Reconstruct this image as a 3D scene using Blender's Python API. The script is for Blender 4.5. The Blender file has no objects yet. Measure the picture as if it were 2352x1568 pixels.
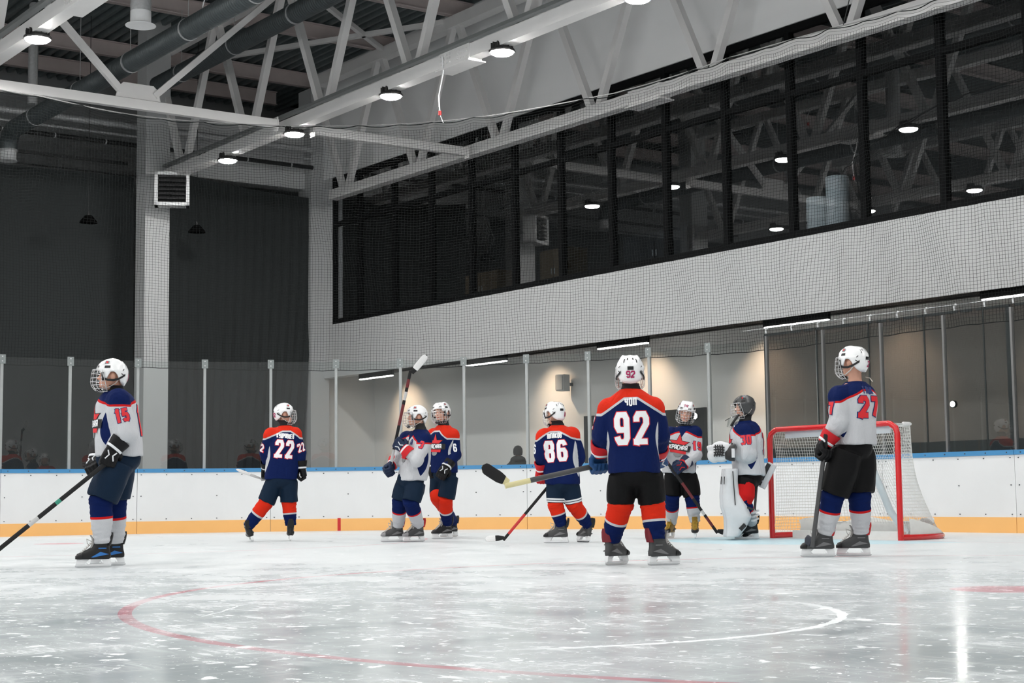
import bpy, bmesh, math, random
import numpy as np
from mathutils import Vector, Matrix, noise
from mathutils.bvhtree import BVHTree

C = bpy.context.scene.collection
scene = bpy.context.scene
R_ = math.radians

# ---------------------------------------------------------------- camera
# world: X runs along the end boards, Y towards the end wall, ice at z = 0
W_PX, H_PX, F_PX = 2352, 1568, 3668.4
PITCH, ROLL, YAW, CAM_H = 0.0962, -0.0118, 0.9406, 0.521
EYE = Vector((0, 0, CAM_H))
FWD = Vector((-math.sin(YAW) * math.cos(PITCH), math.cos(YAW) * math.cos(PITCH), math.sin(PITCH)))
_r0 = Vector((math.cos(YAW), math.sin(YAW), 0)); _u0 = _r0.cross(FWD)
RGT = _r0 * math.cos(ROLL) + _u0 * math.sin(ROLL)
UPV = _r0 * -math.sin(ROLL) + _u0 * math.cos(ROLL)
cam_data = bpy.data.cameras.new('camera'); cam = bpy.data.objects.new('camera', cam_data); C.objects.link(cam)
M = Matrix((RGT, UPV, -FWD)).transposed().to_4x4(); M.translation = EYE
cam.matrix_world = M
cam_data.sensor_width = 36; cam_data.lens = F_PX / W_PX * 36
cam_data.clip_end = 200; cam_data.clip_start = 0.05
scene.camera = cam

# ---------------------------------------------------------------- world, exposure
world = bpy.data.worlds.new('hall_air'); scene.world = world; world.use_nodes = True
world.node_tree.nodes['Background'].inputs[0].default_value = (0.5, 0.55, 0.6, 1)
world.node_tree.nodes['Background'].inputs[1].default_value = 0.012
vs = scene.view_settings
vs.view_transform = 'Standard'; vs.look = 'None'; vs.gamma = 1; vs.use_curve_mapping = False
EXPOSURE = 0.0
vs.exposure = EXPOSURE
LAMP = 335.0        # radiance of the high-bay lamp lenses
scene.cycles.max_bounces = 10; scene.cycles.diffuse_bounces = 6; scene.cycles.glossy_bounces = 4
scene.cycles.transparent_max_bounces = 24

# ---------------------------------------------------------------- materials
MATS = {}
def lin(c):
    return tuple((v / 255 / 12.92) if v / 255 <= .04045 else ((v / 255 + .055) / 1.055) ** 2.4 for v in c)
def mat(name, col, rough=.55, metal=0., var=.06, scale=14., bump=0., spec=.5, coat=0.):
    """principled surface with a little noise in its colour and relief; col is linear"""
    if name in MATS: return MATS[name]
    m = bpy.data.materials.new(name); m.use_nodes = True; MATS[name] = m
    nt = m.node_tree; b = nt.nodes['Principled BSDF']
    b.inputs['Roughness'].default_value = rough; b.inputs['Metallic'].default_value = metal
    b.inputs['Specular IOR Level'].default_value = spec
    b.inputs['Coat Weight'].default_value = coat
    tc = nt.nodes.new('ShaderNodeTexCoord'); n = nt.nodes.new('ShaderNodeTexNoise')
    n.inputs['Scale'].default_value = scale; n.inputs['Detail'].default_value = 4
    nt.links.new(tc.outputs['Object'], n.inputs['Vector'])
    mx = nt.nodes.new('ShaderNodeMix'); mx.data_type = 'RGBA'
    mx.inputs[6].default_value = tuple(max(0, c * (1 - var)) for c in col) + (1,)
    mx.inputs[7].default_value = tuple(min(1, c * (1 + var)) for c in col) + (1,)
    nt.links.new(n.outputs[0], mx.inputs[0]); nt.links.new(mx.outputs[2], b.inputs['Base Color'])
    if bump:
        bp = nt.nodes.new('ShaderNodeBump'); bp.inputs['Strength'].default_value = bump; bp.inputs['Distance'].default_value = .01
        nt.links.new(n.outputs[0], bp.inputs['Height']); nt.links.new(bp.outputs[0], b.inputs['Normal'])
    return m
def emit(name, col, strength):
    if name in MATS: return MATS[name]
    m = bpy.data.materials.new(name); m.use_nodes = True; MATS[name] = m
    nt = m.node_tree; nt.nodes.clear()
    e = nt.nodes.new('ShaderNodeEmission'); e.inputs[0].default_value = (*col, 1); e.inputs[1].default_value = strength
    o = nt.nodes.new('ShaderNodeOutputMaterial'); nt.links.new(e.outputs[0], o.inputs[0])
    return m
def glass(name, tint, ior=1.5, gain=1.0, rough=0.0, base=0.0):
    """thin pane: see-through with a Fresnel mirror on top"""
    if name in MATS: return MATS[name]
    m = bpy.data.materials.new(name); m.use_nodes = True; MATS[name] = m
    nt = m.node_tree; nt.nodes.clear()
    t = nt.nodes.new('ShaderNodeBsdfTransparent'); t.inputs[0].default_value = (*tint, 1)
    g = nt.nodes.new('ShaderNodeBsdfGlossy'); g.inputs['Roughness'].default_value = rough
    fr = nt.nodes.new('ShaderNodeFresnel'); fr.inputs[0].default_value = ior
    ma = nt.nodes.new('ShaderNodeMath'); ma.operation = 'MULTIPLY_ADD'; ma.use_clamp = True
    ma.inputs[1].default_value = gain; ma.inputs[2].default_value = base
    mx = nt.nodes.new('ShaderNodeMixShader'); o = nt.nodes.new('ShaderNodeOutputMaterial')
    geo = nt.nodes.new('ShaderNodeNewGeometry'); fb = nt.nodes.new('ShaderNodeMath'); fb.operation = 'MULTIPLY_ADD'; fb.inputs[1].default_value = -1; fb.inputs[2].default_value = 1
    m2 = nt.nodes.new('ShaderNodeMath'); m2.operation = 'MULTIPLY'      # the mirror sits on the outer faces only
    nt.links.new(geo.outputs['Backfacing'], fb.inputs[0]); nt.links.new(ma.outputs[0], m2.inputs[0]); nt.links.new(fb.outputs[0], m2.inputs[1])
    nt.links.new(fr.outputs[0], ma.inputs[0]); nt.links.new(m2.outputs[0], mx.inputs[0])
    nt.links.new(t.outputs[0], mx.inputs[1]); nt.links.new(g.outputs[0], mx.inputs[2]); nt.links.new(mx.outputs[0], o.inputs[0])
    return m

# ---------------------------------------------------------------- mesh helpers
class MB:
    """collects shapes (world coordinates) and links them as one mesh object"""
    def __init__(s): s.v = []; s.f = []; s.m = []; s.mi = 0
    def add(s, vs, fs):
        o = len(s.v); s.v.extend(tuple(v) for v in vs); s.f.extend(tuple(i + o for i in f) for f in fs); s.m.extend([s.mi] * len(fs)); return s
    def box(s, c, d, ax=None):
        """centre, full sizes, optional 3 axes"""
        c = Vector(c); ax = ax or (Vector((1, 0, 0)), Vector((0, 1, 0)), Vector((0, 0, 1)))
        vs = [c + ax[0] * (d[0] / 2 * i) + ax[1] * (d[1] / 2 * j) + ax[2] * (d[2] / 2 * k) for i in (-1, 1) for j in (-1, 1) for k in (-1, 1)]
        return s.add(vs, [(0, 1, 3, 2), (4, 6, 7, 5), (0, 4, 5, 1), (2, 3, 7, 6), (0, 2, 6, 4), (1, 5, 7, 3)])
    def bar(s, a, b, w, h, up=(0, 0, 1)):
        """rectangular bar from a to b"""
        a, b = Vector(a), Vector(b); d = (b - a); L = d.length; d.normalize()
        x = d.cross(Vector(up)); x = x.normalized() if x.length > 1e-6 else d.orthogonal().normalized()
        z = x.cross(d)
        return s.box((a + b) / 2, (w, L, h), (x, d, z))
    def loft(s, rings, closed=True, cap=True):
        """rings: lists of equal numbers of points"""
        n = len(rings[0]); vs = [p for r in rings for p in r]; fs = []
        for i in range(len(rings) - 1):
            for j in range(n if closed else n - 1):
                k = (j + 1) % n
                fs.append((i * n + j, i * n + k, (i + 1) * n + k, (i + 1) * n + j))
        if cap and closed:
            fs.append(tuple(range(n - 1, -1, -1))); fs.append(tuple((len(rings) - 1) * n + j for j in range(n)))
        return s.add(vs, fs)
    def tube(s, pts, rad, seg=10, cap=True, flat=1.0, ref=None):
        """round (or flattened) tube along a polyline"""
        pts = [Vector(p) for p in pts]; n = len(pts)
        if not hasattr(rad, '__len__'): rad = [rad] * n
        tg = [(pts[min(i + 1, n - 1)] - pts[max(i - 1, 0)]).normalized() for i in range(n)]
        x = (Vector(ref) if ref is not None else tg[0].orthogonal())
        rings = []
        for i in range(n):
            x = x - tg[i] * x.dot(tg[i])
            x = x.normalized() if x.length > 1e-6 else tg[i].orthogonal().normalized()
            y = tg[i].cross(x)
            rings.append([pts[i] + (x * math.cos(2 * math.pi * k / seg) + y * (flat * math.sin(2 * math.pi * k / seg))) * rad[i] for k in range(seg)])
        return s.loft(rings, True, cap)
    def ball(s, c, r, ax=None, nu=16, nv=10):
        c = Vector(c); ax = ax or (Vector((1, 0, 0)), Vector((0, 1, 0)), Vector((0, 0, 1)))
        if not hasattr(r, '__len__'): r = (r, r, r)
        vs = [c - ax[2] * r[2]]; fs = []
        for i in range(1, nv):
            p = math.pi * i / nv - math.pi / 2
            for j in range(nu):
                a = 2 * math.pi * j / nu
                vs.append(c + ax[0] * (r[0] * math.cos(p) * math.cos(a)) + ax[1] * (r[1] * math.cos(p) * math.sin(a)) + ax[2] * (r[2] * math.sin(p)))
        vs.append(c + ax[2] * r[2]); t = len(vs) - 1
        for j in range(nu):
            k = (j + 1) % nu
            fs.append((0, 1 + k, 1 + j)); fs.append((t, t - nu + j, t - nu + k))
            for i in range(nv - 2):
                fs.append((1 + i * nu + j, 1 + i * nu + k, 1 + (i + 1) * nu + k, 1 + (i + 1) * nu + j))
        return s.add(vs, fs)
    def prism(s, poly, o, x, y, th):
        """polygon (2D) drawn in axes x, y at o, extruded both ways along x cross y"""
        o, x, y = Vector(o), Vector(x), Vector(y); z = x.cross(y).normalized(); n = len(poly)
        vs = [o + x * a + y * b + z * (th / 2 * k) for k in (-1, 1) for a, b in poly]
        return s.add(vs, [tuple(range(n - 1, -1, -1)), tuple(range(n, 2 * n))] + [(i, (i + 1) % n, n + (i + 1) % n, n + i) for i in range(n)])
    def disc(s, c, r, nrm=(0, 0, -1), seg=24):
        nrm = Vector(nrm); x = nrm.orthogonal().normalized(); y = nrm.cross(x)
        vs = [Vector(c) + (x * math.cos(2 * math.pi * k / seg) + y * math.sin(2 * math.pi * k / seg)) * r for k in range(seg)]
        return s.add(vs, [tuple(range(seg))])
    def build(s, name, mats, parent=None, origin=None, smooth=True, sharp=40):
        me = bpy.data.meshes.new(name)
        if origin is None and parent is not None: origin = parent.get('_o', (0, 0, 0))
        o = Vector(origin) if origin is not None else Vector((0, 0, 0))
        me.from_pydata([tuple(Vector(v) - o) for v in s.v], [], s.f)
        mats = mats if isinstance(mats, (list, tuple)) else [mats]
        for m in mats: me.materials.append(m)
        if len(mats) > 1: me.polygons.foreach_set('material_index', s.m)
        return finish(name, me, parent, o, smooth, sharp)
def finish(name, me, parent, o, smooth=True, sharp=40):
    me.update()
    if len(me.polygons) < 60000:
        bm = bmesh.new(); bm.from_mesh(me); bmesh.ops.recalc_face_normals(bm, faces=bm.faces); bm.to_mesh(me); bm.free(); me.update()
    if smooth:
        me.polygons.foreach_set('use_smooth', [True] * len(me.polygons))
        if sharp: me.set_sharp_from_angle(angle=R_(sharp))
    ob = bpy.data.objects.new(name, me); C.objects.link(ob)
    if parent is not None: ob.parent = parent
    else: ob.location = o
    ob['_o'] = tuple(o)
    return ob
def empty(name, loc):
    e = bpy.data.objects.new(name, None); C.objects.link(e); e.location = loc; e['_o'] = tuple(loc); e.empty_display_size = .1
    return e
def tag(o, label=None, cat=None, group=None, kind=None):
    if label: o['label'] = label
    if cat: o['category'] = cat
    if group: o['group'] = group
    if kind: o['kind'] = kind
    return o
def children(o): return [c for c in bpy.data.objects if c.parent == o]
def copy_tree(o, loc, label=None, kids=None):
    """a thing with copies of its parts and sub-parts"""
    r = o.copy(); C.objects.link(r); r.location = loc
    if label: r['label'] = label
    for ch in (kids if kids is not None else list(o.children)):
        c = ch.copy(); C.objects.link(c); c.parent = r
        for g in ch.children:
            d = g.copy(); C.objects.link(d); d.parent = c
    return r
def remesh(mb, voxel, smooth=2):
    me = bpy.data.meshes.new('t'); me.from_pydata([tuple(v) for v in mb.v], [], mb.f); me.update()
    ob = bpy.data.objects.new('t', me); C.objects.link(ob)
    r = ob.modifiers.new('r', 'REMESH'); r.mode = 'VOXEL'; r.voxel_size = voxel
    if smooth:
        sm = ob.modifiers.new('s', 'SMOOTH'); sm.factor = .5; sm.iterations = smooth
    dg = bpy.context.evaluated_depsgraph_get(); dg.update()
    out = bpy.data.meshes.new_from_object(ob.evaluated_get(dg))
    bpy.data.objects.remove(ob); bpy.data.meshes.remove(me)
    return out
def coords(me):
    a = np.empty(len(me.vertices) * 3, dtype=np.float32); me.vertices.foreach_get('co', a); return a.reshape(-1, 3)
def set_coords(me, a): me.vertices.foreach_set('co', np.ascontiguousarray(a, dtype=np.float32).ravel()); me.update()
def attr(me, name, vals):
    at = me.attributes.new(name, 'FLOAT', 'POINT'); at.data.foreach_set('value', np.ascontiguousarray(vals, dtype=np.float32))
def ray(px, py):
    return FWD * F_PX + RGT * (px - W_PX / 2) - UPV * (py - H_PX / 2)
def on_ice(px, py, z=0.):
    r = ray(px, py); return EYE + r * ((z - CAM_H) / r.z)
def on_y(px, py, y):
    r = ray(px, py); return EYE + r * (y / r.y)
def on_x(px, py, x):
    r = ray(px, py); return EYE + r * (x / r.x)
# ================================================================ the hall
XS, YE, RC = -23.85, 16.35, 8.5           # side boards, end boards, corner radius
YW, XW = 18.8, -33.84                     # end wall face, side wall face
TY = [18.3, 14.15, 8.0]                   # truss planes
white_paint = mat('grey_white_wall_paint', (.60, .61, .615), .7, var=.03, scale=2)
lifted_paint = mat('light_lifted_wall_paint', (.92, .925, .93), .7, var=.01, scale=2)  # white wall paint lightened to make up for missing bounce light
column_paint = mat('column_paint', (.50, .51, .515), .7, var=.03, scale=2)
grey_paint = mat('grey_wall_paint', (.30, .31, .315), .8, var=.05, scale=1.5)
steel_white = mat('white_steel_paint', (.78, .77, .765), .45, var=.04, scale=5)
steel_dim = mat('primed_purlin_steel', (.60, .52, .505), .55, var=.12, scale=4)
black_frame = mat('black_aluminium', (.004, .0045, .005), .7, var=.1, spec=.1)
black_cloth = mat('black_curtain_cloth', (.030, .035, .036), .95, var=.25, scale=40)
galv = mat('galvanised_steel', (.55, .56, .57), .35, .35, var=.25, scale=20)
dark_duct = mat('dark_duct_steel', (.085, .10, .105), .42, .4, var=.25, scale=8)
black_plastic = mat('black_plastic', (.012, .013, .014), .45)
white_plastic = mat('white_plastic', (.78, .79, .80), .35)

def ice_material():
    m = bpy.data.materials.new('scraped_ice'); m.use_nodes = True; nt = m.node_tree; N = nt.nodes; L = nt.links
    b = N['Principled BSDF']
    geo = N.new('ShaderNodeNewGeometry')
    def noise_(scale, detail=5, sx=1, sy=1, rot=0, dist=0):
        mp = N.new('ShaderNodeMapping'); mp.inputs['Scale'].default_value = (sx, sy, 1); mp.inputs['Rotation'].default_value = (0, 0, rot)
        L.new(geo.outputs['Position'], mp.inputs[0]); n = N.new('ShaderNodeTexNoise')
        n.inputs['Scale'].default_value = scale; n.inputs['Detail'].default_value = detail; n.inputs['Distortion'].default_value = dist
        L.new(mp.outputs[0], n.inputs['Vector']); return n.outputs[0]
    def mr(x, a, b_, c=0, d=1):
        n = N.new('ShaderNodeMapRange'); n.inputs[1].default_value = a; n.inputs[2].default_value = b_; n.inputs[3].default_value = c; n.inputs[4].default_value = d
        L.new(x, n.inputs[0]); return n.outputs[0]
    def math_(op, a, b_=None, c=None):
        n = N.new('ShaderNodeMath'); n.operation = op
        for i, v in enumerate((a, b_, c)):
            if v is None: continue
            if isinstance(v, (int, float)): n.inputs[i].default_value = v
            else: L.new(v, n.inputs[i])
        return n.outputs[0]
    def mixc(f, a, c):
        n = N.new('ShaderNodeMix'); n.data_type = 'RGBA'
        if isinstance(f, (int, float)): n.inputs[0].default_value = f
        else: L.new(f, n.inputs[0])
        for i, v in ((6, a), (7, c)):
            if isinstance(v, tuple): n.inputs[i].default_value = (*v, 1)
            else: L.new(v, n.inputs[i])
        return n.outputs[2]
    sep = N.new('ShaderNodeSeparateXYZ'); L.new(geo.outputs['Position'], sep.inputs[0]); X, Y = sep.outputs[0], sep.outputs[1]
    def dist(cx, cy):
        return math_('SQRT', math_('ADD', math_('POWER', math_('SUBTRACT', X, cx), 2), math_('POWER', math_('SUBTRACT', Y, cy), 2)))
    def band(v, c, w): return math_('LESS_THAN', math_('ABSOLUTE', math_('SUBTRACT', v, c)), w)
    broad = noise_(.55, 4); mid = noise_(2.2, 6, dist=.6); fine = noise_(11, 5)
    str1 = noise_(2.2, 7, 1, 6, .6, 1.6); str2 = noise_(2.6, 7, 7, 1.2, .25, 1.4)
    fleck = noise_(24, 3); fleck2 = noise_(9, 6); crumb = noise_(60, 2)
    # camera-depth gradient: far ice's bright matte look put into colour and roughness, near clearer
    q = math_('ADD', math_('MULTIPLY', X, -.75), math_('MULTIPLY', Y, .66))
    depth_fade = math_('ADD', mr(q, 3.5, 13.5), math_('ADD', mr(broad, .3, .7, -.22, .22), mr(mid, .3, .7, -.22, .22))); depth_fade_n = N.new('ShaderNodeClamp'); L.new(depth_fade, depth_fade_n.inputs[0]); depth_fade = depth_fade_n.outputs[0]
    streak = math_('MULTIPLY', math_('MAXIMUM', mr(str1, .50, .80), mr(str2, .52, .82)), mr(mid, .34, .60))
    snow = math_('MAXIMUM', math_('MAXIMUM', mr(fleck, .66, .72), mr(fleck2, .62, .70)), math_('MULTIPLY', mr(crumb, .68, .72), mr(mid, .45, .6)))
    cuts = None
    for cx, cy, rr, w, ph in ((-5.96, 4.01, 1.69, .022, 0), (-9.43, .32, 3.94, .006, 1), (-2.1, 9.5, 6.2, .004, 2), (-12.5, 2.5, 5.1, .004, 3), (-3.5, -1.5, 6.6, .003, 5), (-15, 7, 8.7, .004, 7), (-10.5, 6.0, 3.3, .004, 9)):
        c_ = math_('MULTIPLY', band(math_('ADD', dist(cx, cy), math_('MULTIPLY', math_('SUBTRACT', fine, .5), .05)), rr, w), mr(noise_(.8, 1, 1, 1, ph), .54, .64) if ph else math_('MULTIPLY', mr(X, -5.5, -5.0), mr(Y, 3.2, 3.6)))
        cuts = c_ if cuts is None else math_('MAXIMUM', cuts, c_)
    fade_frost = math_('ADD', math_('MULTIPLY', depth_fade, .75), math_('MULTIPLY', mr(mid, .35, .7), .25))  # mostly the painted depth gradient, plus some patchy frost
    base = mixc(fade_frost, (.51, .565, .585), (.645, .675, .69))
    base = mixc(math_('MULTIPLY', streak, .38), base, (.84, .86, .87))
    base = mixc(math_('MULTIPLY', cuts, .55), base, (.84, .86, .87))
    # painted markings under the ice
    d1 = dist(-5.345, 7.12); d2 = dist(-19.25, 7.12)
    ring = math_('MAXIMUM', math_('MAXIMUM', band(d1, 4.53, .032), band(d2, 4.5, .025)), math_('MAXIMUM', math_('LESS_THAN', d1, .30), math_('LESS_THAN', d2, .30)))
    line = band(Y, 13.35, .025)
    wear = mr(mid, .3, .62, .75, .25)
    base = mixc(math_('MULTIPLY', math_('MAXIMUM', ring, math_('MULTIPLY', line, .6)), wear), base, (.62, .10, .15))
    dg_ = dist(-12.3, 13.35)
    crease = math_('MULTIPLY', math_('LESS_THAN', dg_, 1.83), math_('LESS_THAN', Y, 13.33))
    base = mixc(math_('MULTIPLY', crease, .62), base, (.38, .66, .76))
    base = mixc(math_('MULTIPLY', snow, .8), base, (.90, .91, .92))
    L.new(base, b.inputs['Base Color'])
    rough = math_('ADD', math_('ADD', mr(depth_fade, 0, 1, .10, .36), mr(fine, .3, .7, -.02, .03)), math_('ADD', math_('MULTIPLY', streak, .20), math_('MULTIPLY', math_('MAXIMUM', snow, cuts), .4)))
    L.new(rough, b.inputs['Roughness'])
    b.inputs['IOR'].default_value = 1.31
    h = math_('ADD', math_('MULTIPLY', streak, .5), math_('ADD', math_('MULTIPLY', snow, 1.0), math_('MULTIPLY', mid, .6)))
    bp = N.new('ShaderNodeBump'); bp.inputs['Strength'].default_value = .07; bp.inputs['Distance'].default_value = .004
    L.new(h, bp.inputs['Height']); L.new(bp.outputs[0], b.inputs['Normal'])
    return m

def corner(n=40):
    """points of the board line from far down the side boards, round the corner, along the end boards"""
    c = Vector((XS + RC, YE - RC, 0)); pts = []
    for i in range(n + 1):
        a = math.pi - math.pi / 2 * i / n
        pts.append(c + Vector((math.cos(a), math.sin(a), 0)) * RC)
    return pts
S_ARC = RC * math.pi / 2
def board_at(s, off=0.):
    """point and outward normal at arc length s (0 = start of the corner, negative down the side); off = metres outwards"""
    cx, cy = XS + RC, YE - RC
    if s < 0: return Vector((XS - off, cy + s, 0)), Vector((-1, 0, 0))
    if s > S_ARC: return Vector((cx + s - S_ARC, YE + off, 0)), Vector((0, 1, 0))
    a = math.pi - s / RC; n = Vector((math.cos(a), math.sin(a), 0))
    return Vector((cx, cy, 0)) + n * (RC + off), n

# ---- floors
mb = MB(); X1 = 3.2
ice = [Vector((X1, -30, 0))] + [Vector((X1, YE, 0))] + list(reversed(corner())) + [Vector((XS, -30, 0))]
mb.add(ice, [tuple(range(len(ice)))])
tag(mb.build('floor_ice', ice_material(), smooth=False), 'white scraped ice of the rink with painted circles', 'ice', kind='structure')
mb = MB(); mb.add([(-60, -32, -.02), (9, -32, -.02), (9, 40, -.02), (-60, 40, -.02)], [(0, 1, 2, 3)])
tag(mb.build('floor', mat('dark_rubber_floor', (.10, .10, .105), .8, var=.2), smooth=False), kind='structure')

# ---- end wall: band, upper wall, strip beside the windows
mb = MB()
def yslab(x0, x1, z0, z1, y0=YW, y1=YW + .3): mb.box(((x0 + x1) / 2, (y0 + y1) / 2, (z0 + z1) / 2), (x1 - x0, y1 - y0, z1 - z0))
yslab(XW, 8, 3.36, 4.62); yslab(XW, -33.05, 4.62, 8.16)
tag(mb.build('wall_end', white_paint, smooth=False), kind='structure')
mb = MB(); yslab(XW, 8, 8.16, 11.6); tag(mb.build('wall_end', lifted_paint, smooth=False), kind='structure')
# soffit and the lit bay under the windows
mb = MB(); mb.box((-12.9, 20.1, 3.6), (42, 2.4, .1)); tag(mb.build('ceiling_bay', mat('bay_ceiling', (.42, .43, .43), .7), smooth=False), kind='structure')
mb = MB(); mb.box((-12.9, 19.0, 3.385), (38, .32, .05)); mb.box((-12.9, 19.22, 3.43), (38, .12, .16))
tag(mb.build('trim_soffit', black_frame, smooth=False), kind='structure')
mb = MB(); mb.box((-12, 20.6, 1.75), (44, .2, 3.6)); tag(mb.build('wall_bay', mat('bay_wall_paint', (.70, .70, .69), .7, var=.02, scale=2), smooth=False), kind='structure')
mb = MB(); mb.box((-34.0, 19.85, 1.75), (.2, 1.4, 3.6)); tag(mb.build('wall_bay_side', mat('bay_wall_paint', (.70, .70, .69)), smooth=False), kind='structure')
# ---- side wall with its columns, beam
mb = MB(); mb.box((-37.9, -3, 5.8), (.3, 50, 11.6)); tag(mb.build('wall_side', grey_paint, smooth=False), kind='structure')
mb = MB(); mb.box((-32.3, 13.93, 5.5), (.5, .56, 11.0)); tag(mb.build('column_side', column_paint, smooth=False), kind='structure')
mb = MB(); mb.box((XW + .1, YW - .1, 5.2), (.62, .5, 10.4)); tag(mb.build('column_corner', column_paint, smooth=False), kind='structure')
mb = MB(); mb.box((XW - .1, 16.5, 8.15), (.42, 4.3, .4)); tag(mb.build('beam_side', white_paint, smooth=False), kind='structure')
mb = MB(); mb.box((-32.25, 8.0, 5.5), (.5, .56, 11.0)); tag(mb.build('column_side', column_paint, smooth=False), kind='structure')
mb = MB(); mb.box((XW - .1, 16.5, 8.85), (.3, 4.3, 1.0)); tag(mb.build('wall_side_upper', white_paint, smooth=False), kind='structure')
mb = MB(); mb.box((-37.7, -3, 8.9), (.3, 44, .5)); tag(mb.build('beam_side', grey_paint, smooth=False), kind='structure')
# ---- walls behind the viewer (they close the hall and show in the glass)
mb = MB(); mb.box((8.2, -3, 1.5), (.3, 50, 3.0)); mb.box((8.25, -3, 7.3), (.3, 50, 8.6)); tag(mb.build('wall_near', lifted_paint, smooth=False), kind='structure')
mb = MB(); mb.box((-13, -30, 5.8), (46, .3, 11.6)); tag(mb.build('wall_far', lifted_paint, smooth=False), kind='structure')

# ---- ceiling: corrugated deck, ribs along X
mb = MB(); per, dep, x0, x1 = .25, .10, -38, 9
ys = np.arange(-30, 20, per)
prof = []
for y in ys: prof += [(y, 10.86), (y + .07, 10.86), (y + .115, 10.86 + dep), (y + .205, 10.86 + dep)]
n = len(prof); v = [(x0, y, z) for y, z in prof] + [(x1, y, z) for y, z in prof]
mb.add(v, [(i, i + 1, n + i + 1, n + i) for i in range(n - 1)])
deck = mat('dark_steel_deck', (.16, .19, .195), .42, .3, var=.3, scale=6)
tag(mb.build('ceiling', deck, smooth=False), kind='structure')
mb = MB(); mb.box((-14.5, -5, 11.1), (50, 52, .1)); tag(mb.build('ceiling_roof', black_frame, smooth=False), kind='structure')

# ---- purlins along Y
PX = [-99, -35.8, -33.8] + [-30.05 + 3.05 * i for i in range(11)]
names = ['second', 'third', 'fourth', 'fifth', 'sixth', 'seventh', 'eighth', 'ninth', 'tenth', 'eleventh', 'twelfth', 'thirteenth']
for i, x in enumerate(PX[1:]):
    mb = MB(); t, bt = 10.84, 10.50
    mb.box((x, -5.5, bt + .012), (.15, 48.5, .024)); mb.box((x, -5.5, t - .012), (.15, 48.5, .024)); mb.box((x, -5.5, (t + bt) / 2), (.02, 48.5, t - bt))
    tag(mb.build('purlin', steel_dim, smooth=False), 'pinkish steel roof purlin, %s out from the dark side wall' % (['nearest'] + names)[i], 'beam', 'purlins under the corrugated roof')

# ---- trusses
CH = .22
def truss(Y, x0, x1, label, phase, plates=(), tray=True):
    r = empty('roof_truss', (x0, Y, 7.42)); tag(r, label, 'truss', 'white roof trusses')
    zb, zt = 7.53, 10.36
    MB().bar((x0, Y, zb), (x1, Y, zb), CH, CH).build('bottom_chord', steel_white, r, smooth=False)
    MB().bar((x0 - .6, Y, zt), (x1, Y, zt), .26, .24).build('top_chord', steel_white, r, smooth=False)
    x = phase
    while x < x1 - .5:
        for dx in (-1.52, 1.52):
            if x + dx < x0 - 1.8: continue
            s = 1 if dx > 0 else -1
            MB().bar((x + .10 * s, Y, zb + .05), (x + dx - .1 * s, Y, zt - .05), .13, .13, (0, 1, 0)).build('web_diagonal', steel_white, r, smooth=False)
        x += 3.04
    for px in plates:
        mb = MB(); mb.box((px, Y, zb), (.85, CH + .03, CH + .05)); mb.box((px, Y, zb - CH / 2 - .05), (.95, CH + .12, .02))
        for gx in (-.24, .24):
            for i in range(4):
                for j in range(3): mb.box((px + gx + (i - 1.5) * .085, Y - CH / 2 - .022, zb + (j - 1) * .065), (.03, .02, .03))
        mb.build('splice_plate', steel_white, r, smooth=False)
    return r
truss(TY[0], -32.1, 6, 'white lattice roof truss standing right in front of the window wall', -31.5, (-20.9,))
truss(TY[1], -32.0, 6, 'white lattice roof truss ending at the grey column with hanging lamps and cable tray', -31.2, (-20.72,))
truss(TY[2], -32.0, 6, 'white lattice roof truss in the top corner of the roof nearest the camera', -31.0, (-21.0,))
for Y in (1.85, -4.3):
    truss(Y, -32.0, 6, 'white lattice roof truss above the near half of the rink', -31.0)
# cable trays on top of the chords
for Y in (TY[1], TY[2]):
    mb = MB(); mb.box((-13.0, Y - .12, 7.68), (37.6, .012, .05)); mb.box((-13.0, Y - .17, 7.655), (37.6, .1, .01)); mb.box((-13.0, Y - .22, 7.68), (37.6, .012, .05))
    for i in range(3): mb.bar((-31.8, Y - .145 - .025 * i, 7.675), (5.8, Y - .145 - .025 * i, 7.675), .02, .02)
    tag(mb.build('cable_tray', mat('tray_steel', (.20, .21, .21), .5, .3), smooth=False), 'dark cable tray running along the %s truss' % ('column' if Y == TY[1] else 'nearest corner'), 'cable tray')
# ---- cross ties between trusses
def tie(x, ya, yb, label, z=7.46):
    MBb = MB(); MBb.bar((x, ya, z), (x, yb, z), .13, .17)
    MBb.box((x, ya + .03, z), (.16, .02, .26)); MBb.box((x, yb - .03, z), (.16, .02, .26))
    tag(MBb.build('tie_beam', steel_white, smooth=False), label, 'beam')
tie(-26.2, 8.2, 13.75, 'white horizontal tie beam crossing the upper left under the two ducts')
tie(-26.25, 14.5, 18.1, 'white horizontal tie beam between the lamp truss and the window truss')
r = empty('cross_brace', (-26.19, 11, 7.55)); tag(r, 'white V shaped roof brace standing on the tie beam in front of the ducts', 'brace')
mb = MB(); mb.prism([(-.42, 0), (.42, 0), (.36, .2), (.28, .27), (-.28, .27), (-.36, .2)], (-26.19, 11.0, 7.56), (0, 1, 0), (0, 0, 1), .03)
mb.build('gusset_plate', steel_white, r, smooth=False)
MB().bar((-26.19, 10.7, 7.65), (-26.19, 8.1, 10.2), .11, .11, (1, 0, 0)).build('brace_arm', steel_white, r, smooth=False)
MB().bar((-26.19, 11.3, 7.65), (-26.19, 14.0, 10.2), .11, .11, (1, 0, 0)).build('brace_arm', steel_white, r, smooth=False)
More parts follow.
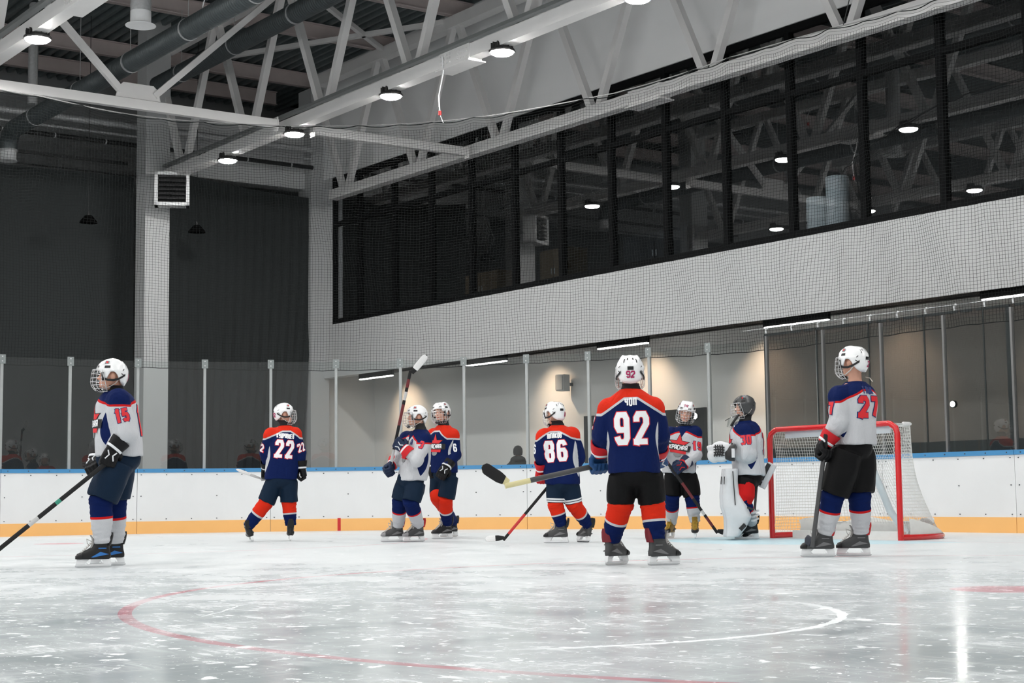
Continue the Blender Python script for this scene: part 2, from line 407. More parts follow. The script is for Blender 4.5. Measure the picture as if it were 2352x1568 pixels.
# diagonal roof bracing rods below the deck
for a, b, l in (((-33.2, 15.0, 10.42), (-27.2, 18.2, 10.42), 'long pale roof brace lying nearly level behind the lamp truss'), ((-26.8, 14.6, 10.42), (-29.7, 18.2, 10.42), 'thin pale roof brace sloping down to the window wall')):
    tag(MB().bar(a, b, .1, .1).build('roof_brace', steel_white, smooth=False), l, 'brace')

# ---- high-bay lamps
lens_m = emit('lamp_lens_glow', (1, .985, .96), LAMP)
lens_dim = MATS['lamp_lens_glow']
def high_bay(loc):
    r = empty('high_bay_lamp', loc); x, y, z = loc
    mb = MB(); rings = []
    for zz, rr in ((0, .205), (.025, .21), (.045, .195), (.075, .15), (.13, .14), (.15, .12)):
        rings.append([(x + rr * math.cos(2 * math.pi * k / 12), y + rr * math.sin(2 * math.pi * k / 12), z + zz) for k in range(12)])
    mb.loft(rings, cap=True); h = mb.build('housing', mat('lamp_housing', (.05, .05, .05), .45, .5), r, smooth=False)
    mb = MB()
    for k in range(12):
        a = 2 * math.pi * k / 12; mb.box((x + .145 * math.cos(a), y + .145 * math.sin(a), z + .1), (.06, .012, .09), (Vector((math.cos(a), math.sin(a), 0)), Vector((-math.sin(a), math.cos(a), 0)), Vector((0, 0, 1))))
    mb.build('cooling_fin', mat('lamp_housing', (.05, .05, .05), .45, .5), h, smooth=False)
    MB().loft([[(x + rr * math.cos(2 * math.pi * k / 24), y + rr * math.sin(2 * math.pi * k / 24), z + zz) for k in range(24)] for zz, rr in ((-.002, .175), (-.02, .168), (-.037, .135), (-.048, .08), (-.052, .02))]).build('lens', lens_m, r, smooth=False)
    mb = MB(); mb.tube([(x, y, z + .14), (x, y, z + .27)], .008, 6); mb.bar((x, y, z + .25), (x + .28, y, z + .25), .02, .02); mb.tube([(x + .28, y, z + .25), (x + .28, y, z + .42)], .006, 6)
    mb.build('bracket', galv, r)
    return r
lx = [-29.1, -26.0, -22.83, -19.57, -16.35, -13.1, -9.9, -6.7, -3.5, -.3]
seen = {(1, 0): 'lit high-bay lamp hanging lowest beside the louvred heater', (1, 1): 'lit high-bay lamp where the roof cable crosses the lamp truss',
        (1, 2): 'lit high-bay lamp under the middle of the lamp truss, left of the bolted plate', (1, 3): 'lit high-bay lamp beside the bolted plate of the lamp truss',
        (2, 2): 'lit high-bay lamp under the nearest truss in the top left corner'}
LAMPS_Y = [14.15, 8.0, 1.85, -4.3, -10.45, -16.6, -22.75]
first = None
for j, Y in enumerate(LAMPS_Y):
    for i, x in enumerate(lx):
        loc = (x + (0 if j != 0 or i != 1 else -.28), Y, 7.34)
        lab = seen.get((j + 1, i), 'lit high-bay lamp in the rows over the ice')
        if first is None: first = high_bay(loc); o = first; kids = list(children(first))
        else: o = copy_tree(first, loc, None, kids)
        tag(o, lab, 'lamp', 'high-bay lamps over the ice')

# ---- windows
pane_m = glass('window_pane_glass', (.80, .83, .85), 1.5, 2.6, base=.10)
win_x = [-33.05] + [-31.86 + 1.533 * i for i in range(16)]
for i in range(len(win_x) - 1):
    a, b = win_x[i], win_x[i + 1]; z0, z1, zt = 4.62, 8.16, 7.02; y = YW + .1
    mb = MB()
    for x, w in ((a + .028, .055), (b - .028, .055)): mb.box((x, y, (z0 + z1) / 2), (w, .14, z1 - z0))
    for z, h in ((z0 + .06, .12), (z1 - .06, .12), (zt, .1)): mb.box(((a + b) / 2, y, z), (b - a - .11, .13, h))
    f = mb.build('window_%d' % (i + 1), black_frame, smooth=False); tag(f, kind='structure')
    for (p, q) in ((z0 + .12, zt - .05), (zt + .05, z1 - .12)):
        mb = MB(); mb.box(((a + b) / 2, y, (p + q) / 2), (b - a - .11, .02, q - p)); mb.build('window_pane', pane_m, f, smooth=False)
# room behind the windows
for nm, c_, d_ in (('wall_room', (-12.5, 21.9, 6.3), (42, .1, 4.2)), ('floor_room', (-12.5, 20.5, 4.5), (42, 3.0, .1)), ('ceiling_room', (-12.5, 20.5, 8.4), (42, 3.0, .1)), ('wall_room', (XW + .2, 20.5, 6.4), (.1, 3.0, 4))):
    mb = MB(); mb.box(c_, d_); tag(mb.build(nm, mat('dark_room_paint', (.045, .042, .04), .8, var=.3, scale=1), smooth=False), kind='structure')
def box_thing(name, c, d, m, label, cat, group=None):
    mb = MB(); mb.box(c, d); return tag(mb.build(name, m, smooth=False), label, cat, group)
# furniture glimpsed behind the panes
wood = mat('pale_wood', (.12, .08, .045), .6, var=.3); darkw = mat('dark_furniture', (.016, .016, .018), .6)
def cabinet(c, d, m, label):
    r = empty('cabinet', (c[0], c[1], c[2] - d[2] / 2)); tag(r, label, 'cabinet')
    MB().box(c, d).build('body', m, r, smooth=False)
    for s in (-1, 1):
        dd = MB().box((c[0] + s * d[0] / 4, c[1] - d[1] / 2 - .01, c[2]), (d[0] / 2 - .02, .02, d[2] - .06)).build('door', m, r, smooth=False)
        MB().box((c[0] + s * .05, c[1] - d[1] / 2 - .03, c[2]), (.015, .02, .12)).build('handle', galv, dd, smooth=False)
cabinet((-27.6, 19.6, 4.9), (1.2, .5, .7), wood, 'pale wooden cabinet low behind the fifth window pane')
cabinet((-25.2, 19.7, 5.0), (.9, .5, .9), wood, 'pale wooden cabinet behind the pane left of the dark bench')
cabinet((-22.0, 19.6, 4.95), (1.8, .5, .8), darkw, 'long dark cabinet behind the middle window panes')
for k, (x, h) in enumerate(((-18.1, .78), (-17.66, 1.06))):
    mb = MB(); rg = [[(x + rr * math.cos(2 * math.pi * q / 16), 19.5 + rr * math.sin(2 * math.pi * q / 16), 4.58 + z) for q in range(16)] for z, rr in ((0, .17), (.02, .19), (h * .45, .19), (h * .46, .18), (h * .5, .18), (h * .51, .19), (h, .19), (h + .01, .17))]
    mb.loft(rg); tag(mb.build('paper_roll', mat('white_drum', (.88, .92, .92), .5)), ['shorter', 'taller'][k] + ' white upright drum behind the window glass', 'drum', 'white drums behind the window')
# ---- linear lamps in the soffit
led = emit('led_tube_glow', (1, .97, .92), 32.)
for i in range(7):
    x = -31.22 + 4.37 * i
    r = empty('linear_lamp', (x, 18.9, 3.22)); tag(r, 'white tube lamp under the soffit, ' + ['leftmost, beside the grey pillar', 'behind the raised stick', 'third from the corner', 'above the goalkeeper', 'at the right edge of the view', 'beyond the right edge', 'far along the wall'][i], 'lamp', 'tube lamps along the soffit')
    MB().box((x, 18.92, 3.31), (1.44, .07, .11)).build('housing', black_frame, r, smooth=False)
    MB().box((x, 18.92, 3.24), (1.40, .055, .02)).build('diffuser', led, r, smooth=False)
# ---- warm spots in the bay
for i, x in enumerate((-32.3, -26.5, -23.4, -20.3, -17.2, -14.1)):
    r = empty('spot_lamp', (x, 19.5, 3.5)); tag(r, 'small round warm ceiling spot washing the bay wall, ' + ['first', 'second', 'third', 'fourth', 'fifth', 'sixth'][i] + ' from the corner', 'lamp', 'warm ceiling spots in the bay')
    MB().tube([(x, 19.5, 3.55), (x, 19.5, 3.47)], .07, 16).build('ring', white_plastic, r)
    MB().disc((x, 19.5, 3.466), .05).build('lens', emit('warm_spot_glow', (1, .80, .62), 14), r, smooth=False)
    l = bpy.data.lights.new('spot_beam', 'SPOT'); l.energy = 150; l.color = (1, .70, .47); l.spot_size = R_(84); l.spot_blend = 1.0; l.shadow_soft_size = .05
    lo = bpy.data.objects.new('spot_beam', l); C.objects.link(lo); lo.parent = r; lo.location = (0, .02, -.05); lo.rotation_euler = (R_(40), 0, 0)
# ---- doors, speaker, spectator things in the bay
def bay_door(n, x0, x1, z1, label):
    mb = MB(); mb.box(((x0 + x1) / 2, 20.47, z1 / 2), (x1 - x0, .08, z1)); d = mb.build('door_%d' % n, mat('black_door', (.018, .022, .022), .35), smooth=False); tag(d, kind='structure')
    MB().box((x1 - .12, 20.41, 1.05), (.03, .06, .22)).build('handle', galv, d, smooth=False)
bay_door(1, -23.3, -21.95, 2.12, ''); bay_door(2, -25.55, -24.7, 2.12, '')
r = empty('wall_speaker', (-26.0, 20.34, 2.7)); tag(r, 'grey loudspeaker box high on the bay wall', 'speaker')
ax = (Vector((.96, .28, 0)), Vector((-.28, .96, 0)), Vector((0, 0, 1)))
MB().box((-26.0, 20.25, 2.83), (.2, .22, .34), ax).build('cabinet', mat('speaker_grey', (.55, .55, .54), .6), r, smooth=False)
MB().box((-25.97, 20.125, 2.83), (.17, .02, .30), ax).build('grille', mat('speaker_grille', (.45, .45, .44), .7), r, smooth=False)
MB().bar((-26.0, 20.34, 2.8), (-26.0, 20.5, 2.8), .06, .06).build('bracket', black_plastic, r, smooth=False)

# ---- dasher boards, kick plates, rail
board_m = mat('white_board_plastic', (.72, .735, .745), .32, var=.07, scale=1.6)
kick_m = mat('yellow_kick_plastic', (.86, .47, .16), .38, var=.04, scale=3)
rail_m = mat('blue_rail_plastic', (.055, .24, .48), .38, var=.05)
screw_m = mat('screw_steel', (.10, .11, .12), .4, .6)
glass_m = glass('rink_glass', (.93, .95, .945), 1.5, 1.8)
def arc_slab(mb, s0, s1, z0, z1, o0, o1, n=6):
    rings = []
    for i in range(n + 1):
        s = s0 + (s1 - s0) * i / n; a, nn = board_at(s, o0); b, _ = board_at(s, o1)
        rings.append([(a.x, a.y, z0), (a.x, a.y, z1), (b.x, b.y, z1), (b.x, b.y, z0)])
    mb.loft(rings)
cxy = Vector((XS + RC, YE - RC))
S0 = RC * R_(180 - 172.6)                  # arc position of the glass post seen left of the white player
PITCH_S = 1.033
where = ['far down the side boards', 'down the side boards', 'just past the left edge', 'behind white player fifteen at the left edge', 'between white player fifteen and blue player twenty two', 'carrying the red goal line mark, right of player twenty two', 'behind the two players by the raised stick', 'behind blue players eighty six and ninety two', 'behind player nineteen and the goalkeeper', 'behind the left half of the goal', 'behind the right half of the goal and player twenty seven', 'right of the goal at the right edge', 'past the right edge', 'further past the right edge', 'far along the end wall']
k0 = -8
bi = 0
for k in range(k0, 20, 2):
    s0 = S0 + PITCH_S * (k + 1); s1 = s0 + 2 * PITCH_S
    pm, _ = board_at((s0 + s1) / 2)
    r = empty('dasher_board', (pm.x, pm.y, 0)); tag(r, 'white rink board panel ' + where[min(bi, 14)], 'rink board', 'rink board panels'); bi += 1
    g = .003
    mb = MB(); arc_slab(mb, s0 + g, s1 - g, .19, .945, 0, .1); face = mb.build('panel_face', board_m, r, smooth=False)
    mb = MB(); arc_slab(mb, s0 + g, s1 - g, 0, .19, -.008, .1); mb.build('kick_plate', kick_m, r, smooth=False)
    mb = MB(); arc_slab(mb, s0 + g, s1 - g, .945, 1.005, -.012, .16); rail = mb.build('top_rail', rail_m, r, smooth=False)
    mb = MB()
    for i in range(6):
        for z in (.91, .58, .225):
            if z == .58 and i not in (0, 3, 5): continue
            s = s0 + .06 + (s1 - s0 - .12) * i / 5; p, nn = board_at(s, -.002); mb.box((p.x, p.y, z), (.013, .016, .013))
    mb.build('screw', screw_m, face, smooth=False)
    mb = MB()
    for i in range(7):
        s = s0 + .1 + (s1 - s0 - .2) * i / 6; p, nn = board_at(s, -.013); mb.box((p.x, p.y, .975), (.013, .016, .013))
    mb.build('screw', screw_m, rail, smooth=False)
    if k == 5 - 1 - 1 + 0 or (s0 < RC * R_(180 - 144.6) < s1):
        sm = RC * R_(180 - 144.4); mb = MB(); arc_slab(mb, sm - .025, sm + .025, .0, .2, -.012, .02, 2); mb.build('goal_line_mark', mat('red_mark', (.55, .02, .02), .4), r, smooth=False)
for (x, y, z, rad, e, lab) in ((-22.17, 20.40, 1.967, .055, 60, 'round white glowing disc added for the glint on the dark door behind player nineteen'), (-13.31, 16.74, 1.631, .035, 160, 'small glaring disc added for the glint right of player twenty seven behind the end glass')):
    r = empty('glint_disc', (x, y, z)); tag(r, lab, 'lamp')  # glowing discs added as the bright glints on the door and end glass
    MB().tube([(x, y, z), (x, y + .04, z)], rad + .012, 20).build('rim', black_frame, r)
    MB().disc((x, y - .003, z), rad, (0, -1, 0)).build('lens', emit('glint_disc_glow_%d' % e, (1, .98, .94), e), r, smooth=False)
post_m = mat('clear_post', (.36, .38, .38), .3, .2, var=.1)
clip_m = mat('clear_clip', (.22, .245, .245), .2, .0, var=.25, scale=60)
for k in range(-8, 22):
    s = S0 + PITCH_S * k; p, nn = board_at(s, .06); tg = Vector((-nn.y, nn.x, 0))
    zt = 2.64
    r = empty('glass_post', (p.x, p.y, 1.005)); tag(r, 'slim upright post between the rink glass panes, %s' % ('number %d from the left edge' % (k + 2) if -1 <= k <= 10 else ('past the left edge' if k < 0 else 'by the dark screen')), 'post', 'posts of the rink glass')
    ax = (tg, nn, Vector((0, 0, 1)))
    if k <= 10:
        MB().box((p.x, p.y, (1.005 + zt) / 2), (.042, .05, zt - 1.005), ax).build('upright', post_m, r, smooth=False)
        c = p - nn * .03
        MB().box((c.x, c.y, zt + .02), (.10, .012, .14), ax).build('top_clip', clip_m, r, smooth=False)
        mb = MB()
        for dz in (-.03, .04): mb.box((c.x - nn.x * .008, c.y - nn.y * .008, zt + .02 + dz), (.018, .012, .018), ax)
        mb.build('bolt', galv, r, smooth=False)
    else:
        MB().box((p.x, p.y, (1.005 + 2.75) / 2), (.03, .05, 2.75 - 1.005), ax).build('upright', mat('grey_post', (.22, .22, .22), .3, .5), r, smooth=False)
    # pane to the next post
    s2 = s + PITCH_S; q, _ = board_at(s2, .06); a = p + (q - p).normalized() * .022; b = q - (q - p).normalized() * .022
    mb = MB(); mb.bar((a.x, a.y, 1.85), (b.x, b.y, 1.85), .012, 1.69)
    tag(mb.build('rink_glass', glass_m, smooth=False), 'clear rink glass pane standing on the blue rail, %s' % (('number %d from the left edge' % (k + 2) if k >= -1 else 'beyond the left edge') if k <= 10 else 'in front of the dark screen'), 'glass pane', 'rink glass panes')

# ---- dark screen hung behind the end glass on a wire
scr = bpy.data.materials.new('dark_screen_mesh'); scr.use_nodes = True; nt = scr.node_tree; nt.nodes.clear()
d = nt.nodes.new('ShaderNodeBsdfDiffuse'); d.inputs[0].default_value = (.072, .066, .061, 1); t = nt.nodes.new('ShaderNodeBsdfTransparent'); t.inputs[0].default_value = (.9, .85, .8, 1)
mx = nt.nodes.new('ShaderNodeMixShader'); wv = nt.nodes.new('ShaderNodeTexNoise'); wv.inputs['Scale'].default_value = 1.5
mr_ = nt.nodes.new('ShaderNodeMapRange'); mr_.inputs[3].default_value = .12; mr_.inputs[4].default_value = .18
nt.links.new(wv.outputs[0], mr_.inputs[0]); nt.links.new(mr_.outputs[0], mx.inputs[0])
nt.links.new(d.outputs[0], mx.inputs[1]); nt.links.new(t.outputs[0], mx.inputs[2]); o = nt.nodes.new('ShaderNodeOutputMaterial'); nt.links.new(mx.outputs[0], o.inputs[0])
ysc = 16.82
edges = [-16.75, -15.72, -14.76, -13.8, -12.85, -12.42, -10.4, -8.4, -6.4]
for i in range(len(edges) - 1):
    a, b = edges[i], edges[i + 1]
    r = empty('dark_screen', (a, ysc, .9)); tag(r, 'dark see-through screen sheet behind the end glass, ' + ['its left edge behind the goalkeeper', 'left of the player twenty seven', 'behind the player twenty seven', 'right of the player twenty seven', 'narrow one before the black strip', 'right of the black strip', 'past the right edge', 'far past the right edge'][i], 'screen', 'dark screens behind the end glass')
    mb = MB(); n = 8
    rg = [[(a + .005 + (b - a - .01) * j / n, ysc + .012 * math.sin(3 * j + i), z) for j in range(n + 1)] for z in (.95, 1.6, 2.3, 2.84)]
    mb.loft(rg, closed=False); mb.build('sheet', scr, r)
    mb = MB(); mb.box(((a + b) / 2, ysc, 2.83), (b - a - .01, .012, .035)); mb.box((a + .012, ysc - .006, 1.9), (.02, .01, 1.85)); mb.box(((a + b) / 2, ysc, 1.06), (b - a - .01, .016, .2))
    mb.build('hem', black_cloth, r, smooth=False)
    nh = max(1, int((b - a) / .47))
    for j in range(nh):
        x = a + (b - a) * (j + .05) / nh + .02
        mb = MB(); mb.tube([(x, ysc, 2.85), (x - .01, ysc, 2.9), (x + .01, ysc, 2.93), (x + .035, ysc, 2.92)], .012, 6); mb.build('hook', white_plastic, r)
tag(MB().tube([(-17.2, ysc, 2.93), (-11, ysc, 2.92), (-2, ysc, 2.93)], .005, 5).build('wire', galv), 'thin wire carrying the dark screens on white hooks', 'wire')
box_thing('black_strip', (-12.42, 16.76, 1.9), (.06, .03, 1.85), black_cloth, 'black upright strip between the dark screens right of the goal', 'strip')

# ---- black curtains in the side bays, hung with a sagging top
def curtain(y0, y1, ztop, label, cut=0.):
    mb = MB(); n, mrow = 60, 24; rows = []
    for i in range(mrow + 1):
        f = i / mrow; row = []
        for j in range(n + 1):
            g = j / n
            zt = ztop(g); z = .6 + (zt - .6) * f
            y = y0 + (y1 - cut * (1 - f) ** 1.4 - .25 * cut * (1 - f) - y0) * g
            row.append((XW + .30 + .035 * math.sin(j * 1.7 + .6 * math.sin(i * .3)) * (1.2 - f), y, z))
        rows.append(row)
    mb.loft(rows, closed=False)
    o = mb.build('black_curtain', black_cloth); tag(o, label, 'curtain', 'black side curtains'); return o
curtain(4.0, 14.02, lambda g: 7.8 - .05 * g - .5 * g * (1 - g) * .6, 'black curtain hanging in the bay left of the grey column')
curtain(14.75, 18.68, lambda g: 8.02 - .30 * g - .35 * g * (1 - g), 'black curtain hanging in the bay between the grey column and the corner', .42)

# ---- protective netting over the glass
ROPE = ([-9, -2, 0, .65, 1.35, 2.05, 2.8, 3.75, 4.85, 5.75, 6.8, 7.7, 8.55, 9.2, 9.85, 10.7, 11.85, 12.8, 13.6, 14.65, 15.5, 20, 26], [6.9, 6.88, 6.83, 6.81, 6.72, 6.65, 6.62, 6.6, 6.59, 6.59, 6.61, 6.65, 6.71, 6.76, 6.79, 6.88, 7.0, 7.02, 7.0, 6.94, 6.92, 7.0, 6.9])
def rope_path(s):
    """top rope height along the board line"""
    return float(np.interp(s, ROPE[0], ROPE[1]))
def netting():
    r = empty('protective_netting', (XS, YE, 2.6)); tag(r, 'black protective netting strung above the rink glass', 'netting')
    s0, s1, cell = -9.0, 25.5, .047
    ns = int((s1 - s0) / cell); zs0 = 2.58; nz = 94
    S = np.linspace(s0, s1, ns + 1)
    P = np.array([[*board_at(s, .22)[0][:2]] for s in S]); Nn = np.array([[*board_at(s)[1][:2]] for s in S])
    F = np.linspace(0, 1, nz + 1)
    rng = np.random.default_rng(4)
    top = np.array([rope_path(s) for s in S]) - .035 * np.abs(np.sin(S * math.pi / .62))
    bot = zs0 + .012 * np.abs(np.sin(S * math.pi / .5)) + .02 * np.sin(S * .9)
    Z = bot[None] + (top - bot)[None] * F[:, None]
    wob = .10 * np.sin(S[None] * 1.9 + 2.2 * F[:, None]) * np.sin(math.pi * F)[:, None] ** .7 + .03 * np.sin(S[None] * 7 + 9 * F[:, None])
    SW = .05 * np.sin(S[None] * 1.3 + 6 * F[:, None]) + .02 * np.sin(S[None] * 4.1 + 13 * F[:, None])
    T = np.stack([Nn[:, 1], -Nn[:, 0]], 1)
    XY = P[None] + Nn[None] * wob[..., None] + T[None] * SW[..., None] * np.sin(math.pi * F)[:, None, None]
    Z = Z + .02 * np.sin(S[None] * 2.3 + 7 * F[:, None]) * np.sin(math.pi * F)[:, None]
    G = np.concatenate([XY, Z[..., None]], 2)          # nz+1, ns+1, 3
    rad = .0021
    def strands(paths, nrm):
        """triangular strands along polylines; paths k,n,3"""
        k, n, _ = paths.shape
        tg = np.gradient(paths, axis=1); tg /= np.linalg.norm(tg, axis=2, keepdims=True) + 1e-9
        b = np.cross(tg, nrm); b /= np.linalg.norm(b, axis=2, keepdims=True) + 1e-9
        c = np.cross(tg, b)
        V = np.stack([paths + (b * math.cos(a) + c * math.sin(a)) * rad for a in (0, 2.094, 4.189)], 2).reshape(-1, 3)
        base = (np.arange(k)[:, None] * n + np.arange(n - 1)[None]).ravel() * 3
        Fc = np.concatenate([np.stack([base + i, base + (i + 1) % 3, base + 3 + (i + 1) % 3, base + 3 + i], 1) for i in range(3)])
        return V, Fc
    NN = np.concatenate([Nn, np.zeros((len(S), 1))], 1)
    hv, hf = strands(G, np.broadcast_to(NN[None], G.shape))
    gv = np.transpose(G[::4][:, :], (1, 0, 2)); vv, vf = strands(gv, np.broadcast_to(NN[:, None], gv.shape))
    V = np.concatenate([hv, vv]); Fc = np.concatenate([hf, vf + len(hv)])
    me = bpy.data.meshes.new('mesh_strands'); o = Vector(r['_o'])
    me.vertices.add(len(V)); me.vertices.foreach_set('co', (V - np.array(o)).astype(np.float32).ravel())
    me.loops.add(Fc.size); me.loops.foreach_set('vertex_index', Fc.astype(np.int32).ravel())
    me.polygons.add(len(Fc)); me.polygons.foreach_set('loop_start', np.arange(len(Fc), dtype=np.int32) * 4)
    me.materials.append(mat('black_net_cord', (.012, .014, .014), .8, spec=.1)); me.update(calc_edges=True)
    ob = bpy.data.objects.new('mesh_strands', me); C.objects.link(ob); ob.parent = r; ob['_o'] = tuple(o)
    for nm, row, rr in (('top_edge_cord', nz, .007), ('bottom_edge_cord', 0, .006)):
        MB().tube([tuple(p) for p in G[row, ::2]], rr, 5).build(nm, mat('black_net_cord', (.012, .014, .014), .8, spec=.1), r)
    mb = MB(); mb.tube([(board_at(s, .22)[0].x, board_at(s, .22)[0].y, rope_path(s)) for s in np.arange(s0, s1, .4)], .010, 6)
    mb.build('carrying_rope', mat('pale_rope', (.22, .22, .22), .7), r)
    for s in (13.9, 19.5, 25):
        p = board_at(s, .22)[0]; mb = MB(); mb.tube([(p.x, p.y, rope_path(s)), (p.x + .2, p.y + .1, 7.8)], .008, 5); mb.build('hanger_wire', black_plastic, r)
netting()

# ---- ducts
def duct(y, z, xa, xb, label, rad=.17):
    r = empty('spiral_duct', (xa, y, z)); tag(r, label, 'duct', 'dark spiral ducts')
    pts = []; rr = []; x = xa; i = 0
    while x < xb:
        pts.append((x, y, z)); rr.append(rad + (0, .013, .013, 0)[i % 4]); x += (.016, .02, .016, .02)[i % 4]; i += 1
    MB().tube(pts, rr, 20).build('pipe', dark_duct, r, sharp=80)
    x = xa + 1.2
    while x < xb:
        MB().tube([(x, y, z), (x + .03, y, z)], rad + .022, 20).build('collar', galv, r)
        MB().tube([(x, y, z + rad), (x, y, 10.5)], .006, 5).build('hanger', galv, r); x += 2.4
    return r
duct_a = duct(10.85, 8.2, -32.2, 4, 'dark spiral duct with a downward elbow at its end near the side wall')
duct(13.4, 9.18, -30.9, 4, 'dark spiral duct running behind the white V brace')
r = duct_a
MB().tube([(-32.15, 10.85, 8.2), (-32.35, 10.85, 8.19), (-32.5, 10.85, 8.12), (-32.6, 10.85, 7.98), (-32.62, 10.85, 7.8)], .185, 20).build('bend', dark_duct, r)
MB().tube([(-32.62, 10.85, 7.82), (-32.62, 10.85, 7.78)], .2, 20).build('collar', galv, r)
MB().tube([(-32.62, 10.85, 7.78), (-32.62, 10.85, 7.62), (-32.62, 10.85, 7.58)], [.17, .17, .2], 20).build('outlet', white_plastic, r)
dp = on_y(323, 58, 9.9)
r = empty('ceiling_diffuser', tuple(dp)); tag(r, 'round white air outlet on a hanging metal duct drop, top left', 'air outlet')
MB().tube([dp + Vector((0, 0, .02)), dp + Vector((0, 0, .22))], .165, 24).build('neck', white_plastic, r)
fl = []
for i in range(9): fl.append((dp + Vector((0, 0, .2 + .12 * i)), .16 + (.006 if i % 2 else 0)))
MB().tube([p for p, _ in fl] + [Vector((dp.x, dp.y, 10.8))], [q for _, q in fl] + [.16], 24).build('drop_duct', galv, r)
rg = []
for z, rr in ((.03, .16), (.0, .24), (-.012, .24), (-.005, .14)):
    rg.append([dp + Vector((rr * math.cos(2 * math.pi * k / 28), rr * math.sin(2 * math.pi * k / 28), z)) for k in range(28)])
MB().loft(rg).build('flange', white_plastic, r)
# thin galvanised drop at the left and the pipes on the side wall
tag(MB().tube([(-32.2, 11.2, 10.9), (-32.2, 11.2, 8.75)], .1, 16).build('drop_pipe', galv), 'upright galvanised pipe at the left edge above the tie beam', 'pipe')
for x, z, rad, m, lab in ((-33.15, 8.80, .075, galv, 'shiny insulated pipe along the side wall under the roof'), (-33.25, 8.40, .05, black_plastic, 'black pipe along the side wall below the shiny pipe'), (-33.35, 8.62, .03, galv, 'thin steel conduit between the two wall pipes')):
    r = empty('wall_pipe', (x, 5, z)); tag(r, lab, 'pipe')
    MB().tube([(x, 3, z), (x, 18.4, z)], rad, 12).build('tube', m, r)
    for y in np.arange(4, 18.4, 1.15):
        MB().tube([(x, y, z), (x, y + .03, z)], rad + .012, 12).build('clamp', galv, r)
box_thing('wall_channel', (-33.42, 9.5, 8.0), (.05, 8.6, .07), black_plastic, 'black narrow channel on the side wall above the left curtain', 'channel')
r = empty('heater_pipes', (-32.9, 14.0, 7.8)); tag(r, 'pair of pale pipes dropping down the column to the heater', 'pipe')
for dy in (-.07, .07):
    MB().tube([(-33.38, 14.25 + dy, 8.8), (-33.38, 14.25 + dy, 8.15)], .04, 10).build('riser', galv, r)
    MB().tube([(-33.38, 14.25 + dy, 8.15), (-33.38, 14.2 + dy, 7.6 + dy), (-33.3, 14.1 + dy, 7.2 + dy), (-33.1, 14.3 + dy, 7.0 + dy)], .015, 8).build('hose', galv, r)
# ---- heater with louvres
hc = on_y(395, 436, 14.1); hax = (Vector((1, 0, 0)), Vector((0, 1, 0)), Vector((0, 0, 1)))
hc = Vector((-31.5, 14.02, 7.12)); u = Vector((.43, .9, 0)).normalized(); w = Vector((u.y, -u.x, 0)); hax = (u, w, Vector((0, 0, 1)))
r = empty('unit_heater', tuple(hc)); tag(r, 'white square fan heater with black louvres mounted on the grey column', 'heater')
mb = MB(); S = .66
for d_ in (-1, 1):
    mb.box(hc + u * (d_ * S / 2), (.07, .34, S + .07), hax); mb.box(hc + Vector((0, 0, d_ * S / 2)), (S + .07, .34, .07), hax)
mb.box(hc - w * .15, (S, .04, S), hax)
mb.build('casing', white_plastic, r, smooth=False)
MB().box(hc - w * .1, (S - .07, .04, S - .07), hax).build('coil', black_plastic, r, smooth=False)
for i in range(7):
    z = (i - 3) * .094; n2 = (w + Vector((0, 0, -.6))).normalized(); x2 = u; MB().box(hc + w * .1 + Vector((0, 0, z)), (S - .07, .10, .012), (u, n2, u.cross(n2))).build('louvre', mat('louvre_grey', (.05, .05, .052), .5), r, smooth=False)
MB().bar(hc - w * .16, Vector((-31.98, 14.1, 7.12)), .1, .1).build('bracket', galv, r, smooth=False)
# ---- dark pendants in front of the curtains
for k, (px, py, y) in enumerate(((203, 512, 12.3), (452, 534, 15.4))):
    p = on_x(px, py, -32.3)
    r = empty('pendant_lamp', tuple(p)); tag(r, 'unlit black pendant lamp on a long cable in front of the %s curtain' % ('left' if k == 0 else 'corner bay'), 'lamp', 'unlit black pendants')
    rg = [[p + Vector((rr * math.cos(2 * math.pi * q / 20), rr * math.sin(2 * math.pi * q / 20), z)) for q in range(20)] for z, rr in ((0, .19), (.03, .185), (.13, .10), (.16, .08))]
    MB().loft(rg).build('shade', mat('pendant_black', (.002, .002, .002), .8, spec=.05), r)
    MB().tube([p + Vector((0, 0, .15)), p + Vector((0, 0, .24))], .035, 10).build('cap', black_plastic, r)
    MB().tube([p + Vector((0, 0, .2)), Vector((p.x, p.y, 10.87))], .007, 6).build('cable', black_plastic, r)
# loose cable with a red plug hanging from the roof
for (a, b_, c_, lab) in (((469, -20), (468, 28), (463, 48), 'loose white cable end with red tape hanging from the roof'), ((1016, 130), (1010, 255), (1018, 282), 'white cable with a red tip hanging from the lamp truss')):
    A, B, D = (on_y(*q, 11.5 if a[0] < 600 else 14.0) for q in (a, b_, c_))
    r = empty('loose_cable', tuple(A)); tag(r, lab, 'cable')
    MB().tube([A, A.lerp(B, .3) + Vector((.05, 0, 0)), A.lerp(B, .7) + Vector((-.05, 0, 0)), B], .011, 8).build('cable', white_plastic, r)
    MB().tube([B, B - Vector((0, 0, .07))], .028, 8).build('tape', mat('red_tape', (.5, .02, .02), .5), r)
    MB().tube([B - Vector((0, 0, .05)), D], .006, 6).build('core_wire', white_plastic, r)
